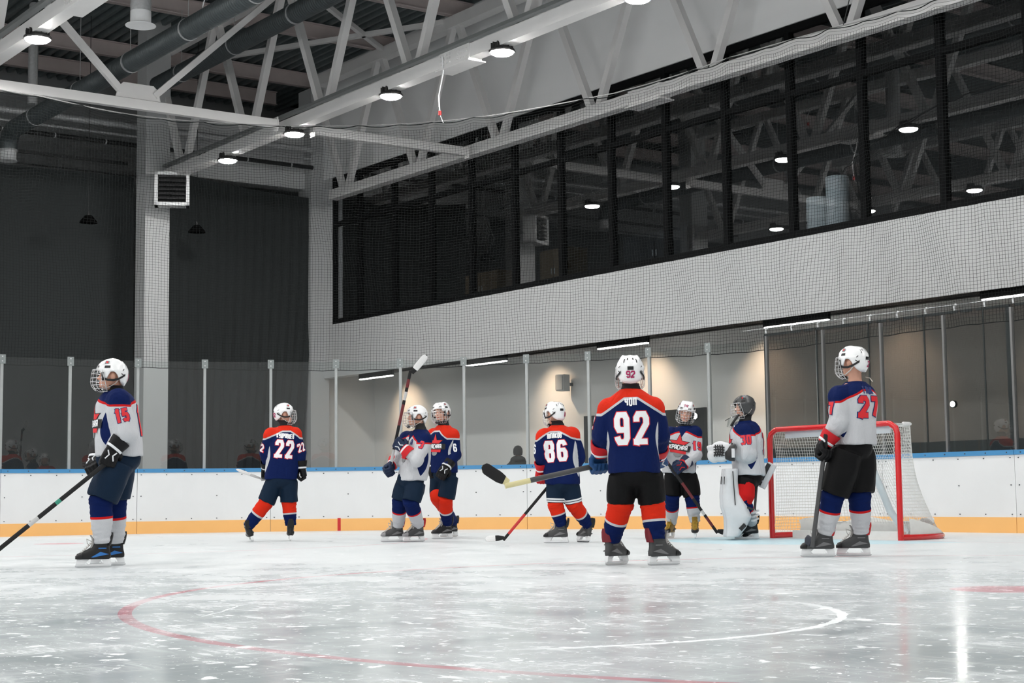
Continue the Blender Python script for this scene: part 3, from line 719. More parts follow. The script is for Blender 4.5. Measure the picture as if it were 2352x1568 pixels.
# ================================================================ players
NAVY, RED, WHITE_C = (.0016, .0092, .066), (.50, .010, .010), (.50, .51, .535)
ORANGE = (.60, .024, .008)
skin_col, = [(.62, .34, .25)]
def attr_node(nt, name):
    a = nt.nodes.new('ShaderNodeAttribute'); a.attribute_name = name; return a.outputs['Fac']
def banded(name, base, layers, rough=.75, bump=.25, scale=130):
    """cloth whose printed areas come from stored distance fields; layers: (field, below, colour)"""
    if name in MATS: return MATS[name]
    m = mat(name, base, rough, var=.03, scale=scale, bump=bump, spec=.12)
    nt = m.node_tree; b = nt.nodes['Principled BSDF']
    src = b.inputs['Base Color'].links[0].from_socket
    for field, thr, col in layers:
        lt = nt.nodes.new('ShaderNodeMath'); lt.operation = 'LESS_THAN'; lt.inputs[1].default_value = thr
        nt.links.new(attr_node(nt, field), lt.inputs[0])
        mx = nt.nodes.new('ShaderNodeMix'); mx.data_type = 'RGBA'; nt.links.new(lt.outputs[0], mx.inputs[0])
        nt.links.new(src, mx.inputs[6]); mx.inputs[7].default_value = (*col, 1); src = mx.outputs[2]
    nt.links.new(src, b.inputs['Base Color'])
    return m
jersey_blue = banded('blue_jersey_cloth', NAVY, [('panel', 0., WHITE_C), ('yoke', .082, WHITE_C), ('yoke', .062, ORANGE)])
jersey_white = banded('white_jersey_cloth', WHITE_C, [('panel', 0., NAVY), ('yoke', .080, RED), ('yoke', .062, NAVY), ('vneck', 0., NAVY)])
for jm_ in (jersey_blue, jersey_white):                # soft folds in the cloth
    nt = jm_.node_tree; b_ = nt.nodes['Principled BSDF']; tcn = nt.nodes.new('ShaderNodeTexCoord'); mp = nt.nodes.new('ShaderNodeMapping'); mp.inputs['Scale'].default_value = (1.2, 1.2, .45); mp.inputs['Rotation'].default_value = (.35, .2, 0)
    nz = nt.nodes.new('ShaderNodeTexNoise'); nz.inputs['Scale'].default_value = 9; nz.inputs['Detail'].default_value = 2.5; nz.inputs['Distortion'].default_value = 1.2
    bp = nt.nodes.new('ShaderNodeBump'); bp.inputs['Strength'].default_value = .55; bp.inputs['Distance'].default_value = .035
    nt.links.new(tcn.outputs['Object'], mp.inputs[0]); nt.links.new(mp.outputs[0], nz.inputs['Vector']); nt.links.new(nz.outputs[0], bp.inputs['Height'])
    old = b_.inputs['Normal'].links[0].from_socket; nt.links.new(old, bp.inputs['Normal']); nt.links.new(bp.outputs[0], b_.inputs['Normal'])
sock_blue = banded('red_blue_sock_knit', NAVY, [('along', .56, WHITE_C), ('along', .50, ORANGE)], .85)
sock_white = banded('blue_white_sock_knit', WHITE_C, [('along', .49, RED), ('along', .44, NAVY)], .85)
pants_navy = banded('navy_pants_nylon', (.004, .0145, .034), [], .6)
pants_stripe = banded('navy_pants_nylon_striped', (.004, .0145, .034), [('hem', .055, (.7, .72, .74)), ('hem', .038, (.004, .0145, .034)), ('hem', .03, (.7, .72, .74)), ('hem', .012, (.004, .0145, .034))], .6)
pants_black = banded('black_pants_nylon', (.0045, .0045, .005), [], .6)
skin_m = banded('skin', skin_col, [('lip', 0., (.40, .13, .11)), ('brow', 0., (.16, .085, .045)), ('eye', 0., (.70, .66, .63)), ('iris', 0., (.035, .025, .02))], .5, .08, 60)
helmet_white = mat('white_helmet_shell', (.80, .81, .82), .18, var=.02, coat=.3)
helmet_black = mat('charcoal_helmet_shell', (.045, .047, .05), .35, var=.1)
vent_m = mat('helmet_vent_black', (.006, .006, .007), .6)
wire_m = mat('cage_wire', (.72, .73, .74), .25, .6, var=.05)
strap_m = mat('black_strap', (.006, .006, .007), .6)
pale_strap = mat('pale_strap', (.55, .52, .48), .7)
neck_m = mat('black_neck_guard', (.006, .006, .008), .85)
dec_white = mat('white_print', (.80, .81, .83), .6, var=.02); dec_red = mat('red_print', (.62, .012, .02), .6, var=.02)
dec_navy = mat('navy_print', (.005, .02, .13), .6, var=.02); dec_black = mat('black_print', (.006, .006, .007), .6); dec_mag = mat('crimson_print', (.36, .008, .085), .5, var=.02)
dec_grey = mat('grey_print', (.22, .23, .24), .6)
GLYPH = {
 '0': [[(.2, 0), (.8, 0), (1, .25), (1, 1.35), (.8, 1.6), (.2, 1.6), (0, 1.35), (0, .25), (.2, 0)]],
 '1': [[(.2, 1.3), (.5, 1.6), (.5, 0)], [(.2, 0), (.8, 0)]],
 '2': [[(0, 1.2), (0, 1.4), (.2, 1.6), (.8, 1.6), (1, 1.35), (1, 1.05), (.05, .12), (0, 0), (1, 0)]],
 '3': [[(0, 1.35), (.2, 1.6), (.8, 1.6), (1, 1.35), (1, 1.05), (.8, .82), (.4, .82)], [(.8, .82), (1, .6), (1, .25), (.8, 0), (.2, 0), (0, .25)]],
 '5': [[(1, 1.6), (.08, 1.6), (.05, .88), (.75, .95), (1, .7), (1, .25), (.8, 0), (.2, 0), (0, .22)]],
 '6': [[(1, 1.3), (.95, 1.42), (.78, 1.6), (.2, 1.6), (0, 1.35), (0, .25), (.2, 0), (.8, 0), (1, .25), (1, .65), (.8, .88), (.05, .88)]],
 '7': [[(0, 1.6), (1, 1.6), (1, 1.4), (.4, 0)]],
 '8': [[(.2, .84), (0, .6), (0, .25), (.2, 0), (.8, 0), (1, .25), (1, .6), (.8, .84), (.2, .84), (.05, 1.05), (.05, 1.38), (.22, 1.6), (.78, 1.6), (.95, 1.38), (.95, 1.05), (.8, .84)]],
 '9': [[(0, .3), (.05, .18), (.22, 0), (.8, 0), (1, .25), (1, 1.35), (.8, 1.6), (.2, 1.6), (0, 1.35), (0, .95), (.2, .72), (.95, .72)]],
 'К': [[(0, 0), (0, 1.6)], [(.9, 1.6), (.1, .8), (.9, 0)]], 'У': [[(0, 1.6), (0, 1.0), (.2, .8), (.9, .8)], [(.9, 1.6), (.9, .2), (.7, 0), (.1, 0)]],
 'Д': [[(0, -.2), (0, 0), (1, 0), (1, -.2)], [(.15, 0), (.3, 1.6), (.85, 1.6), (.85, 0)]], 'Р': [[(0, 0), (0, 1.6), (.8, 1.6), (.9, 1.45), (.9, .9), (.8, .75), (0, .75)]],
 'Я': [[(.9, 0), (.9, 1.6), (.15, 1.6), (0, 1.45), (0, .9), (.15, .75), (.9, .75)], [(.5, .75), (0, 0)]], 'В': [[(0, 0), (0, 1.6), (.75, 1.6), (.85, 1.45), (.85, .95), (.75, .82), (0, .82)], [(.75, .82), (.92, .65), (.92, .15), (.8, 0), (0, 0)]],
 'Ц': [[(0, 1.6), (0, 0), (1.0, 0), (1.0, -.25)], [(.8, 1.6), (.8, 0)]], 'Е': [[(.85, 1.6), (0, 1.6), (0, 0), (.85, 0)], [(0, .8), (.7, .8)]],
 'Ш': [[(0, 1.6), (0, 0), (1, 0), (1, 1.6)], [(.5, 1.6), (.5, 0)]], 'П': [[(0, 0), (0, 1.6), (.9, 1.6), (.9, 0)]], 'А': [[(0, 0), (.1, 1.4), (.25, 1.6), (.65, 1.6), (.8, 1.4), (.9, 0)], [(.05, .6), (.85, .6)]],
 'О': [[(.2, 0), (.7, 0), (.9, .2), (.9, 1.4), (.7, 1.6), (.2, 1.6), (0, 1.4), (0, .2), (.2, 0)]], 'Ч': [[(0, 1.6), (0, .95), (.15, .8), (.85, .8)], [(.85, 1.6), (.85, 0)]],
 'Г': [[(0, 0), (0, 1.6), (.8, 1.6)]], 'Л': [[(0, 0), (.2, 1.6), (.85, 1.6), (.85, 0)]], 'Ы': [[(0, 1.6), (0, 0), (.5, 0), (.6, .15), (.6, .7), (.5, .85), (0, .85)], [(.95, 0), (.95, 1.6)]],
 'С': [[(.9, 1.3), (.7, 1.6), (.2, 1.6), (0, 1.4), (0, .2), (.2, 0), (.7, 0), (.9, .3)]], 'Н': [[(0, 0), (0, 1.6)], [(.9, 0), (.9, 1.6)], [(0, .8), (.9, .8)]],
 'R': [[(0, 0), (0, 1.6), (.8, 1.6), (.9, 1.45), (.9, .9), (.8, .75), (0, .75)], [(.4, .75), (.9, 0)]],
}
def strokes(text, h, sp=.32, narrow=1.0):
    """polylines of a text, centred, in metres"""
    k = h / 1.6; out = []; x = 0
    for ch in text:
        for pl in GLYPH.get(ch, []): out.append([((x + a * narrow) * k, b * k) for a, b in pl])
        x += narrow + sp
    w = (x - sp) * k
    return [[(a - w / 2, b - h / 2) for a, b in pl] for pl in out]
def quads_of(lines, th, step=.02, cap=0.):
    """subdivided strips with fitted joints along polylines -> 2D verts, faces"""
    V, Fc = [], []
    for pl in lines:
        closed = math.hypot(pl[0][0] - pl[-1][0], pl[0][1] - pl[-1][1]) < 1e-6
        sg = [(p, q) for p, q in zip(pl[:-1], pl[1:]) if math.hypot(q[0] - p[0], q[1] - p[1]) > 1e-6]
        dr = [math.atan2(q[1] - p[1], q[0] - p[0]) for p, q in sg]; ns = len(sg)
        def ext(i, j):
            if (j < 0 or j >= ns) and not closed: return cap
            t = abs((dr[i] - dr[j % ns] + math.pi) % (2 * math.pi) - math.pi); return min(th * .6, th / 2 * math.tan(min(t, 2.2) / 2)) if t > .02 else 0
        for i, ((ax_, ay), (bx, by)) in enumerate(sg):
            L = math.hypot(bx - ax_, by - ay); dx, dy = (bx - ax_) / L, (by - ay) / L
            e0, e1 = ext(i, i - 1), ext(i, i + 1)
            sx, sy, L2 = ax_ - dx * e0, ay - dy * e0, L + e0 + e1; n = max(1, int(L2 / step)); mrow = max(1, int(th / step))
            o = len(V)
            for k in range(n + 1):
                for j in range(mrow + 1):
                    q = (j / mrow - .5) * th; V.append((sx + dx * L2 * k / n - dy * q, sy + dy * L2 * k / n + dx * q))
            w = mrow + 1
            for k in range(n):
                for j in range(mrow): Fc.append((o + k * w + j, o + k * w + j + 1, o + (k + 1) * w + j + 1, o + (k + 1) * w + j))
    return V, Fc
def poly_grid(poly, step=.012):
    """2D polygon filled with small cells"""
    bm = bmesh.new(); f = bm.faces.new([bm.verts.new((a, b, 0)) for a, b in poly])
    bmesh.ops.triangulate(bm, faces=[f])
    for _ in range(4):
        es = [e for e in bm.edges if e.calc_length() > step * 1.6]
        if not es: break
        bmesh.ops.subdivide_edges(bm, edges=es, cuts=1); bmesh.ops.triangulate(bm, faces=[f for f in bm.faces if len(f.verts) > 3])
    bm.verts.index_update(); V = [(v.co.x, v.co.y) for v in bm.verts]; Fc = [tuple(v.index for v in f.verts) for f in bm.faces]; bm.free(); return V, Fc
def decal(name, VF, bvh, o, u, v, m, parent, off=.003, reach=.35, flush=None):
    """print 2D cells onto a surface: cast along the plane normal (u x v points out of the cloth)"""
    V, Fc = VF; n = u.cross(v).normalized(); P = []; ok = []
    for a, b in V:
        p = o + u * a + v * b + n * reach
        hit = bvh.ray_cast(p, -n, reach * 2)
        if hit[0] is None or hit[1].dot(n) < .08: P.append(p); ok.append(False)
        else: P.append(hit[0] + n * off); ok.append(True)
    Fk = [f for f in Fc if all(ok[i] for i in f)]
    if not Fk: return None
    mb = MB(); mb.add(P, Fk); ob = mb.build(name, m, parent, smooth=True, sharp=0)
    return ob
def number(name, text, h, th, bvh, o, u, v, fill, edge, parent, narrow=1.0, sp=.45, edge_w=.012, off=.003):
    L = strokes(text, h, sp, narrow)
    e = decal(name, quads_of(L, th + 2 * edge_w, .02, edge_w + th * .1), bvh, o, u, v, edge, parent, off) if edge else None
    f = decal('number_fill' if e else name, quads_of(L, th, .02, th * .1), bvh, o, u, v, fill, e or parent, off + .003)
    return e or f
def logo(bvh, o, u, v, parent, s=1.0):
    """chest badge: red star, black lettered banner, red lower banner, grey puck"""
    star = [(.125 * s * (1 if k % 2 == 0 else .42) * math.sin(k * math.pi / 5), .125 * s * (1 if k % 2 == 0 else .42) * math.cos(k * math.pi / 5) + .02 * s) for k in range(10)]
    blk = [(a * 1.13, (b - .02 * s) * 1.13 + .02 * s) for a, b in star]
    r = decal('chest_badge', poly_grid(blk), bvh, o, u, v, dec_black, parent, .003)
    if r is None: return
    decal('star', poly_grid(star), bvh, o, u, v, dec_red, r, .006)
    puck = [(.05 * s * math.cos(t * math.pi / 8), -.105 * s + .032 * s * math.sin(t * math.pi / 8)) for t in range(16)]
    decal('puck', poly_grid(puck), bvh, o, u, v, dec_grey, r, .007)
    decal('lower_banner', poly_grid([(-.10 * s, -.085 * s), (.10 * s, -.095 * s), (.105 * s, -.035 * s), (-.095 * s, -.03 * s)]), bvh, o, u, v, dec_red, r, .009)
    decal('banner', poly_grid([(-.15 * s, -.05 * s), (.145 * s, -.06 * s), (.15 * s, .012 * s), (-.145 * s, .03 * s)]), bvh, o, u, v, dec_black, r, .011)
    decal('banner_lettering', quads_of(strokes('КРАСНАЯ', .05 * s, .3, .75), .011 * s), bvh, o - v * (.018 * s), u, v, dec_white, r, .014)

class Frame:
    """a player's own upright plane: pixels of the photo and metres of depth -> places in the hall"""
    def __init__(s, px, py):
        s.P = on_ice(px, py); d = Vector((s.P.x, s.P.y, 0)); s.D = d.length; s.t = d / s.D; s.r = Vector((s.t.y, -s.t.x, 0)); s.m = s.D / F_PX
    def __call__(s, px, py, t=0.):
        r = ray(px, py); return EYE + r * ((s.D + t) / r.dot(s.t))
    def dir(s, az): return s.r * math.cos(R_(az)) + s.t * math.sin(R_(az))
UP = Vector((0, 0, 1))
def sup_ring(c, x, y, a, b, n=32, e=2.4):
    out = []
    for k in range(n):
        t = 2 * math.pi * k / n; ct, st = math.cos(t), math.sin(t)
        out.append(c + x * (a * math.copysign(abs(ct) ** (2 / e), ct)) + y * (b * math.copysign(abs(st) ** (2 / e), st)))
    return out
def seg_dist(P, a, b):
    a = np.array(a); b = np.array(b); ab = b - a; t = np.clip(((P - a) @ ab) / (ab @ ab), 0, 1)
    return np.linalg.norm(P - a - t[:, None] * ab, axis=1), t
def wrinkle(me, amp, scale, seed=0., stretch=(1, 1, 1)):
    co = coords(me); me.update(); nr = np.empty(len(co) * 3, dtype=np.float32); me.vertices.foreach_get('normal', nr); nr = nr.reshape(-1, 3)
    d = np.array([noise.noise(Vector((p[0] * scale * stretch[0] + seed, p[1] * scale * stretch[1], p[2] * scale * stretch[2]))) + .5 * noise.noise(Vector((p[0] * scale * 2.1 + seed, p[1] * scale * 2.1, p[2] * scale * 1.6 * stretch[2]))) for p in co])
    a = amp if np.isscalar(amp) else amp
    set_coords(me, co + nr * (a * d)[:, None])
def bvh_of(me, o):
    return BVHTree.FromPolygons([tuple(Vector(v.co)) for v in me.vertices], [tuple(p.vertices) for p in me.polygons])
def link_mesh(name, me, mats, parent, o, sharp=0):
    me.name = name; me.materials.clear()
    for m in (mats if isinstance(mats, (list, tuple)) else [mats]): me.materials.append(m)
    co = coords(me); set_coords(me, co - np.array(o)[None])
    me.polygons.foreach_set('use_smooth', [True] * len(me.polygons))
    ob = bpy.data.objects.new(name, me); C.objects.link(ob)
    if parent is not None: ob.parent = parent
    else: ob.location = o
    ob['_o'] = tuple(o); return ob

def axes(f, tilt=0., roll=0.):
    """forward, left, up of a head turned to f and tilted (positive = looking down)"""
    l = UP.cross(f); q = Matrix.Rotation(R_(tilt), 3, l); f2 = q @ f; u2 = q @ UP
    q = Matrix.Rotation(R_(roll), 3, f2); return f2, q @ l, q @ u2

def helmet(root, c, A, shell=helmet_white, num=None, num_az=180, cage=True, goalie=False, num_z=-.02, front_num=None):
    f, l, u = A
    G = lambda x, y, z: c + f * x + l * y + u * z
    zk = [(0, .050), (38, .042), (50, .01), (58, -.035), (70, -.035), (78, .0), (84, .022), (98, .024), (108, .005), (116, -.03), (128, -.062), (150, -.082), (180, -.086)]
    if goalie: zk = [(0, .050), (38, .042), (50, .0), (58, -.06), (75, -.085), (110, -.095), (180, -.10)]
    zmin = lambda az: float(np.interp(abs(az), [a for a, _ in zk], [z for _, z in zk]))
    ZT = .132
    def srf(az, z, off=0.):
        a = R_(az)
        if z >= 0: k = max(0., 1 - (z / ZT) ** 2.5) ** (1 / 2.1)
        else: k = 1 - .30 * (-z / .1) ** 2 * (.5 - .5 * math.cos(a)) - .04 * (-z / .1)
        x, y = .128 * math.cos(a) * k, .106 * math.sin(a) * k
        x -= .004
        rid = .009 * math.exp(-((abs(y) - .055) / .014) ** 2) * max(0, min(1, (z - .03) / .05)) * (1 if abs(x) < .11 else .3)
        rid += .005 * math.exp(-((z - .035) / .010) ** 2)
        z2 = z + (.5 * rid if z > .05 else 0)
        s_ = 1 + (rid + off) / max(.03, math.hypot(x, y)) if z < .11 else 1
        return G(x * s_, y * s_, z2 + (off + rid if z >= .11 else 0))
    NA, NZ = 72, 16; rings = []
    for i in range(NZ + 1):
        tt = i / NZ; row = []
        for j in range(NA):
            az = -180 + 360 * j / NA; z0 = zmin(az); z = z0 + (ZT - .0005 - z0) * math.sin(tt * math.pi / 2) ** .9; row.append(srf(az, z))
        rings.append(row)
    mb = MB(); mb.loft(rings, True, False); n0 = NZ * NA; mb.add([], [])
    mb.f.append(tuple(n0 + j for j in range(NA))); mb.m.append(0)
    h = mb.build('helmet', shell, root, sharp=50)
    so = h.modifiers.new('thickness', 'SOLIDIFY'); so.thickness = .011; so.offset = -1
    def patch(az0, az1, z0, z1, off=.002, skew=0., n=5):
        rows = []
        for i in range(3):
            rows.append([srf(az0 + (az1 - az0) * j / n, z0 + (z1 - z0) * i / 2 + skew * (j / n - .5), off) for j in range(n + 1)])
        return rows
    mb = MB()
    for s_ in (-1, 1):
        for az0, az1, z0, z1, sk in ((150, 154, .065, .095, 0), (163, 169, .088, .102, 0), (128, 136, .035, .042, .012), (124, 134, .0, .007, -.012), (20, 25, .06, .075, .01), (27, 32, .058, .073, .01), (34, 38, .056, .07, .01), (14, 22, .10, .106, 0), (60, 70, .088, .094, .01)):
            mb.loft(patch(s_ * az0, s_ * az1, z0, z1, .0025, sk * s_), False)
        mb.loft(patch(s_ * 62, s_ * 84, .052, .072, .003), False)
    mb.loft(patch(168, 192, .012, .038, .003), False)
    mb.build('vent', vent_m, h, sharp=0)
    # badge on the crown
    mb = MB(); mb.loft(patch(60, 78, .088, .108, .006) if not goalie else patch(70, 90, .1, .112, .004), False); mb.loft(patch(-78, -60, .088, .108, .006), False)
    bd = mb.build('badge', dec_grey, h, sharp=0)
    mb = MB(); mb.loft(patch(65, 73, .092, .104, .008), False); mb.loft(patch(-73, -65, .092, .104, .008), False); mb.build('badge_star', dec_red, bd, sharp=0)
    if num and not goalie:
        VF = quads_of(strokes(num, .042, .5), .011, .01); V, Fc = VF
        mb = MB(); mb.add([srf(num_az + math.degrees(a / .12), num_z + b, .004) for a, b in V], Fc); mb.build('helmet_number', dec_mag, h, sharp=0)
    if front_num:
        VF = quads_of(strokes(front_num, .030, .6), .008, .01); V, Fc = VF
        mb = MB(); mb.add([srf(math.degrees(a / .10) * 1.0, .098 + b * .6, .005) for a, b in V], Fc); mb.build('helmet_number', dec_mag, h, sharp=0)
    # strap from the temple to the nape, J clip, cage
    if not goalie:
        for s_ in (-1, 1):
            mb = MB(); pa = [(60, -.03), (75, -.042), (95, -.045), (112, -.035), (126, -.018), (140, .0)]
            mb.loft([[srf(s_ * a, z - .009, .006) for a, z in pa], [srf(s_ * a, z + .009, .006) for a, z in pa]], False)
            mb.build('strap', strap_m, h, sharp=0)
    for s_ in (-1, 1): MB().loft([sup_ring(srf(s_ * 57, .02 - .022 * i, .006), (srf(s_ * 60, 0) - srf(s_ * 54, 0)).normalized(), f.cross(u) * 1, .012, .010, 10) for i in range(4)]).build('side_clip', strap_m, h, sharp=0)
    if cage:
        def cp(az, z):
            k = float(np.interp(z, [-.135, -.115, -.085, -.04, .01, .045], [.62, .88, 1.02, 1.10, 1.07, 1.0]))
            return G(.148 * k * math.cos(R_(az)) - .002 + (.006 if z < -.05 else 0), .112 * min(1.03, k) * math.sin(R_(az)), z)
        mb = MB(); rr = .0019
        for z in (.043, .012, -.022, -.052, -.080, -.108, -.133):
            lim = 62 if z > -.03 else (70 if z > -.1 else 75)
            mb.tube([cp(a, z) for a in np.linspace(-lim, lim, 15)], rr * (1.4 if z in (.043, -.133) else 1), 5)
        for a in (-62, -44, -26, -9, 9, 26, 44, 62):
            mb.tube([cp(a, z) for z in np.linspace(.043, -.133, 12)], rr, 5)
        for s_ in (-1, 1): mb.tube([cp(s_ * 62, .043), cp(s_ * 66, -.0), cp(s_ * 74, -.06), cp(s_ * 76, -.10), cp(s_ * 75, -.133)], rr * 1.5, 5)
        cg = mb.build('face_cage', wire_m, h)
        mb = MB(); mb.ball(G(.098, 0, -.115), (.022, .042, .024), A, 14, 8); mb.build('chin_cup', strap_m, cg)
        mb = MB()
        for s_ in (-1, 1): mb.tube([cp(s_ * 70, -.09), G(.03, s_ * .083, -.105), G(-.03, s_ * .09, -.07), srf(s_ * 118, -.03, 0)], .005, 6, flat=.5)
        mb.build('chin_strap', pale_strap, h)
    return h

def head_parts(mb, c, A):
    f, l, u = A; G = lambda x, y, z: c + f * x + l * y + u * z
    mb.ball(G(-.008, 0, .02), (.096, .076, .098), A); mb.ball(G(.022, 0, -.045), (.066, .060, .072), A)
    mb.ball(G(.068, 0, -.088), (.026, .028, .022), A, 12, 8)
    mb.tube([G(.085, 0, .0), G(.100, 0, -.022), G(.104, 0, -.034)], [.008, .011, .013], 10)
    mb.ball(G(.086, 0, -.062), (.012, .024, .009), A, 12, 6)
    for s_ in (-1, 1):
        mb.ball(G(-.012, s_ * .079, -.012), (.024, .010, .032), A, 12, 8)
        mb.ball(G(.05, s_ * .036, -.03), (.034, .026, .026), A, 12, 8)
    return G

def glove(root, wr, hand, grip, back, cols, left_thumb=1, curl=1.0, cuff_dir=None):
    """padded hockey glove: wr wrist point, hand = direction wrist->knuckles, grip = axis along the held stick (towards the thumb side), back = out of the back of the hand"""
    h = hand.normalized(); g = (grip - h * grip.dot(h)).normalized(); b = h.cross(g)
    if b.dot(back) < 0: b = -b
    main, cuffc, trim = cols
    m1 = mat('glove_' + main[0], main[1], .55, var=.1, bump=.3, scale=60, spec=.2); m2 = mat('glove_' + cuffc[0], cuffc[1], .55, var=.08, spec=.2); m3 = mat('glove_' + trim[0], trim[1], .5)
    K = 1.28; P = lambda x, y, z: wr + (h * x + g * y + b * z) * K
    mb = MB()
    mb.loft([sup_ring(P(x, 0, z), g, b, a * K, t * K, 20, 3) for x, z, a, t in ((-.005, .0, .038, .030), (.03, .006, .047, .030), (.07, .008, .052, .028), (.092, .0, .050, .022))])
    palm = remesh_add = mb
    for k in range(4):                                   # four fingers of unequal length, bent round the shaft
        y = .037 - .0245 * k; L = (.92, 1.0, .97, .82)[k]
        pts = [P(.075, y, .012), P(.075 + .036 * L, y, .010), P(.092 + .034 * L, y, -.024), P(.062 + .03 * L, y, -.052 * (.9 + .1 * L)), P(.045 + .01 * L, y, -.05)]
        mb2 = mb.tube(pts, [.0145 * K, .0155 * K, .0150 * K, .0135 * K, .011 * K], 10)
        mb.box(P(.078, y, .024), (.022 * K, .020 * K, .014 * K), (h, g, b)); mb.box(P(.112 * (.5 + .5 * L), y, .016), (.022 * K, .019 * K, .012 * K), (h, g, b))
    mb.tube([P(.018, .034, -.01), P(.04, .058, -.022), P(.066, .058, -.040), P(.080, .044, -.052)], [.018 * K, .0175 * K, .016 * K, .012 * K], 10)   # thumb from the side of the palm
    me = remesh(mb, .0058, 1)
    gl = link_mesh('glove', me, m1, root, root['_o'])
    cd = cuff_dir.normalized() if cuff_dir else -h
    x2 = (g - cd * g.dot(cd)).normalized(); y2 = cd.cross(x2)
    mb = MB(); o0 = wr + h * .03
    rg = [sup_ring(o0 + cd * q, x2, y2, a, a * .88, 20, 2.6) for q, a in ((0, .060), (.03, .066), (.075, .076), (.105, .080), (.105, .070), (.05, .060))]
    mb.loft(rg); cf = mb.build('cuff', m2, gl)
    mb = MB(); mb.loft([sup_ring(o0 + cd * q, x2, y2, a, a * .88, 20, 2.6) for q, a in ((.010, .0635), (.016, .0665), (.026, .068), (.030, .0660))])
    for s_ in (-1, 1): mb.tube([P(.03, s_ * .028, .036), P(.055, s_ * .012, .037), P(.085, s_ * .026, .036)], .0055, 6)
    mb.build('trim', m3, gl)
    return gl

def skate(root, ground, fwd, cols, lean=0., pitch=0., gold=False):
    """boot, tendon guard, tongue, laces, holder and steel; ground = middle of the blade on the ice"""
    f = fwd.normalized(); l = UP.cross(f); q = Matrix.Rotation(R_(lean), 3, f); l2, u2 = q @ l, q @ UP
    G = lambda x, y, z: ground + f * x + l2 * y + u2 * z
    main, toe, acc = cols[:3]; sa = cols[3] if len(cols) > 3 else ('silver', (.15, .15, .155))
    bm_ = mat('boot_' + main[0], main[1], .45, var=.12, scale=30, spec=.3); tm = mat('toe_' + toe[0], toe[1], .45, spec=.3); am = mat('guard_' + acc[0], acc[1], .45, spec=.3)
    mb = MB(); rings = []
    for z, xa, xb, w in ((.066, -.095, .155, .030), (.072, -.100, .163, .037), (.092, -.101, .164, .041), (.108, -.098, .158, .041), (.122, -.094, .128, .040), (.140, -.091, .085, .040), (.160, -.090, .052, .041), (.180, -.091, .036, .043), (.200, -.093, .026, .045), (.202, -.088, .018, .040)):
        c = G((xa + xb) / 2, 0, z); rings.append(sup_ring(c, f, l2, (xb - xa) / 2, w, 28, 2.5))
    mb.loft(rings); boot = mb.build('skate', bm_, root)
    mb = MB(); mb.loft([sup_ring(G(x, 0, z), l2, u2, w, h_, 18, 2.6) for x, z, w, h_ in ((.118, .092, .0425, .028), (.135, .089, .0415, .025), (.156, .084, .036, .019), (.170, .080, .022, .012))]); mb.build('toe_cap', tm, boot)
    mb = MB(); mb.loft([sup_ring(G(x, 0, z), l2, f, w, t, 16, 2.6) for x, z, w, t in ((-.084, .17, .042, .016), (-.096, .205, .040, .015), (-.106, .245, .034, .012), (-.109, .272, .024, .008))]); mb.build('tendon_guard', am, boot)
    mb = MB(); mb.loft([sup_ring(G(x, 0, z), l2, f, w, t, 16, 2.8) for x, z, w, t in ((.050, .15, .028, .010), (.036, .19, .032, .010), (.040, .225, .033, .008), (.056, .252, .030, .007))]); mb.build('tongue', mat('tongue_felt', (.30, .29, .28), .9) if not gold else mat('gold_tongue_felt', (.30, .18, .03), .9), boot)
    mb = MB()
    for i in range(7):
        x = .118 - .0135 * i; z = .118 + .0125 * i + .003 * (i > 4)
        x += .012; z += .004; s_ = .024
        mb.tube([G(x - .006, s_, z - .008), G(x, 0, z + .002), G(x - .006 - .010, -s_, z + .0)], .0038, 5); mb.tube([G(x - .006, -s_, z - .008), G(x, 0, z + .002), G(x - .016, s_, z)], .0038, 5)
    mb.tube([G(.05, .01, .205), G(.085, .03, .222), G(.08, .035, .19), G(.06, .02, .17)], .004, 5)
    mb.build('laces', mat('laces_grey', (.46, .45, .43), .8) if not gold else mat('laces_gold', (.42, .26, .03), .8), boot)
    mb = MB()
    for s_ in (-1, 1):
        mb.loft([[G(x, s_ * .0435, z) for x, z in ((-.085, .104), (-.02, .122), (.05, .082), (.035, .080))], [G(x, s_ * .039, z) for x, z in ((-.085, .104), (-.02, .122), (.05, .082), (.035, .080))]])
        mb.box(G(-.035, s_ * .0435, .150), (.06, .003, .008), (f, l2, u2))
    mb.build('side_accent', mat('accent_' + sa[0], sa[1], .4) if not gold else am, boot, smooth=False)
    mb = MB(); o = ground
    mb.prism([(-.097, .070), (-.022, .070), (-.042, .046), (-.046, .026), (-.104, .026)], o, f, u2, .030)
    mb.prism([(.060, .070), (.156, .070), (.166, .026), (.096, .026), (.084, .044)], o, f, u2, .030)
    mb.prism([(-.106, .027), (.168, .027), (.166, .014), (-.100, .014)], o, f, u2, .018)
    for x in (-.044, .070): mb.prism([(x, .026), (x + .007, .026), (x + .022, .040), (x + .015, .040)], o, f, u2, .010)
    hd = mb.build('blade_holder', white_plastic, boot, smooth=False)
    MB().prism([(-.112, .016), (.172, .016), (.168, .006), (.145, .0), (-.085, .0), (-.108, .006)], o, f, u2, .004).build('steel_runner', mat('runner_steel', (.55, .56, .57), .2, .9), boot, smooth=False)
    return boot

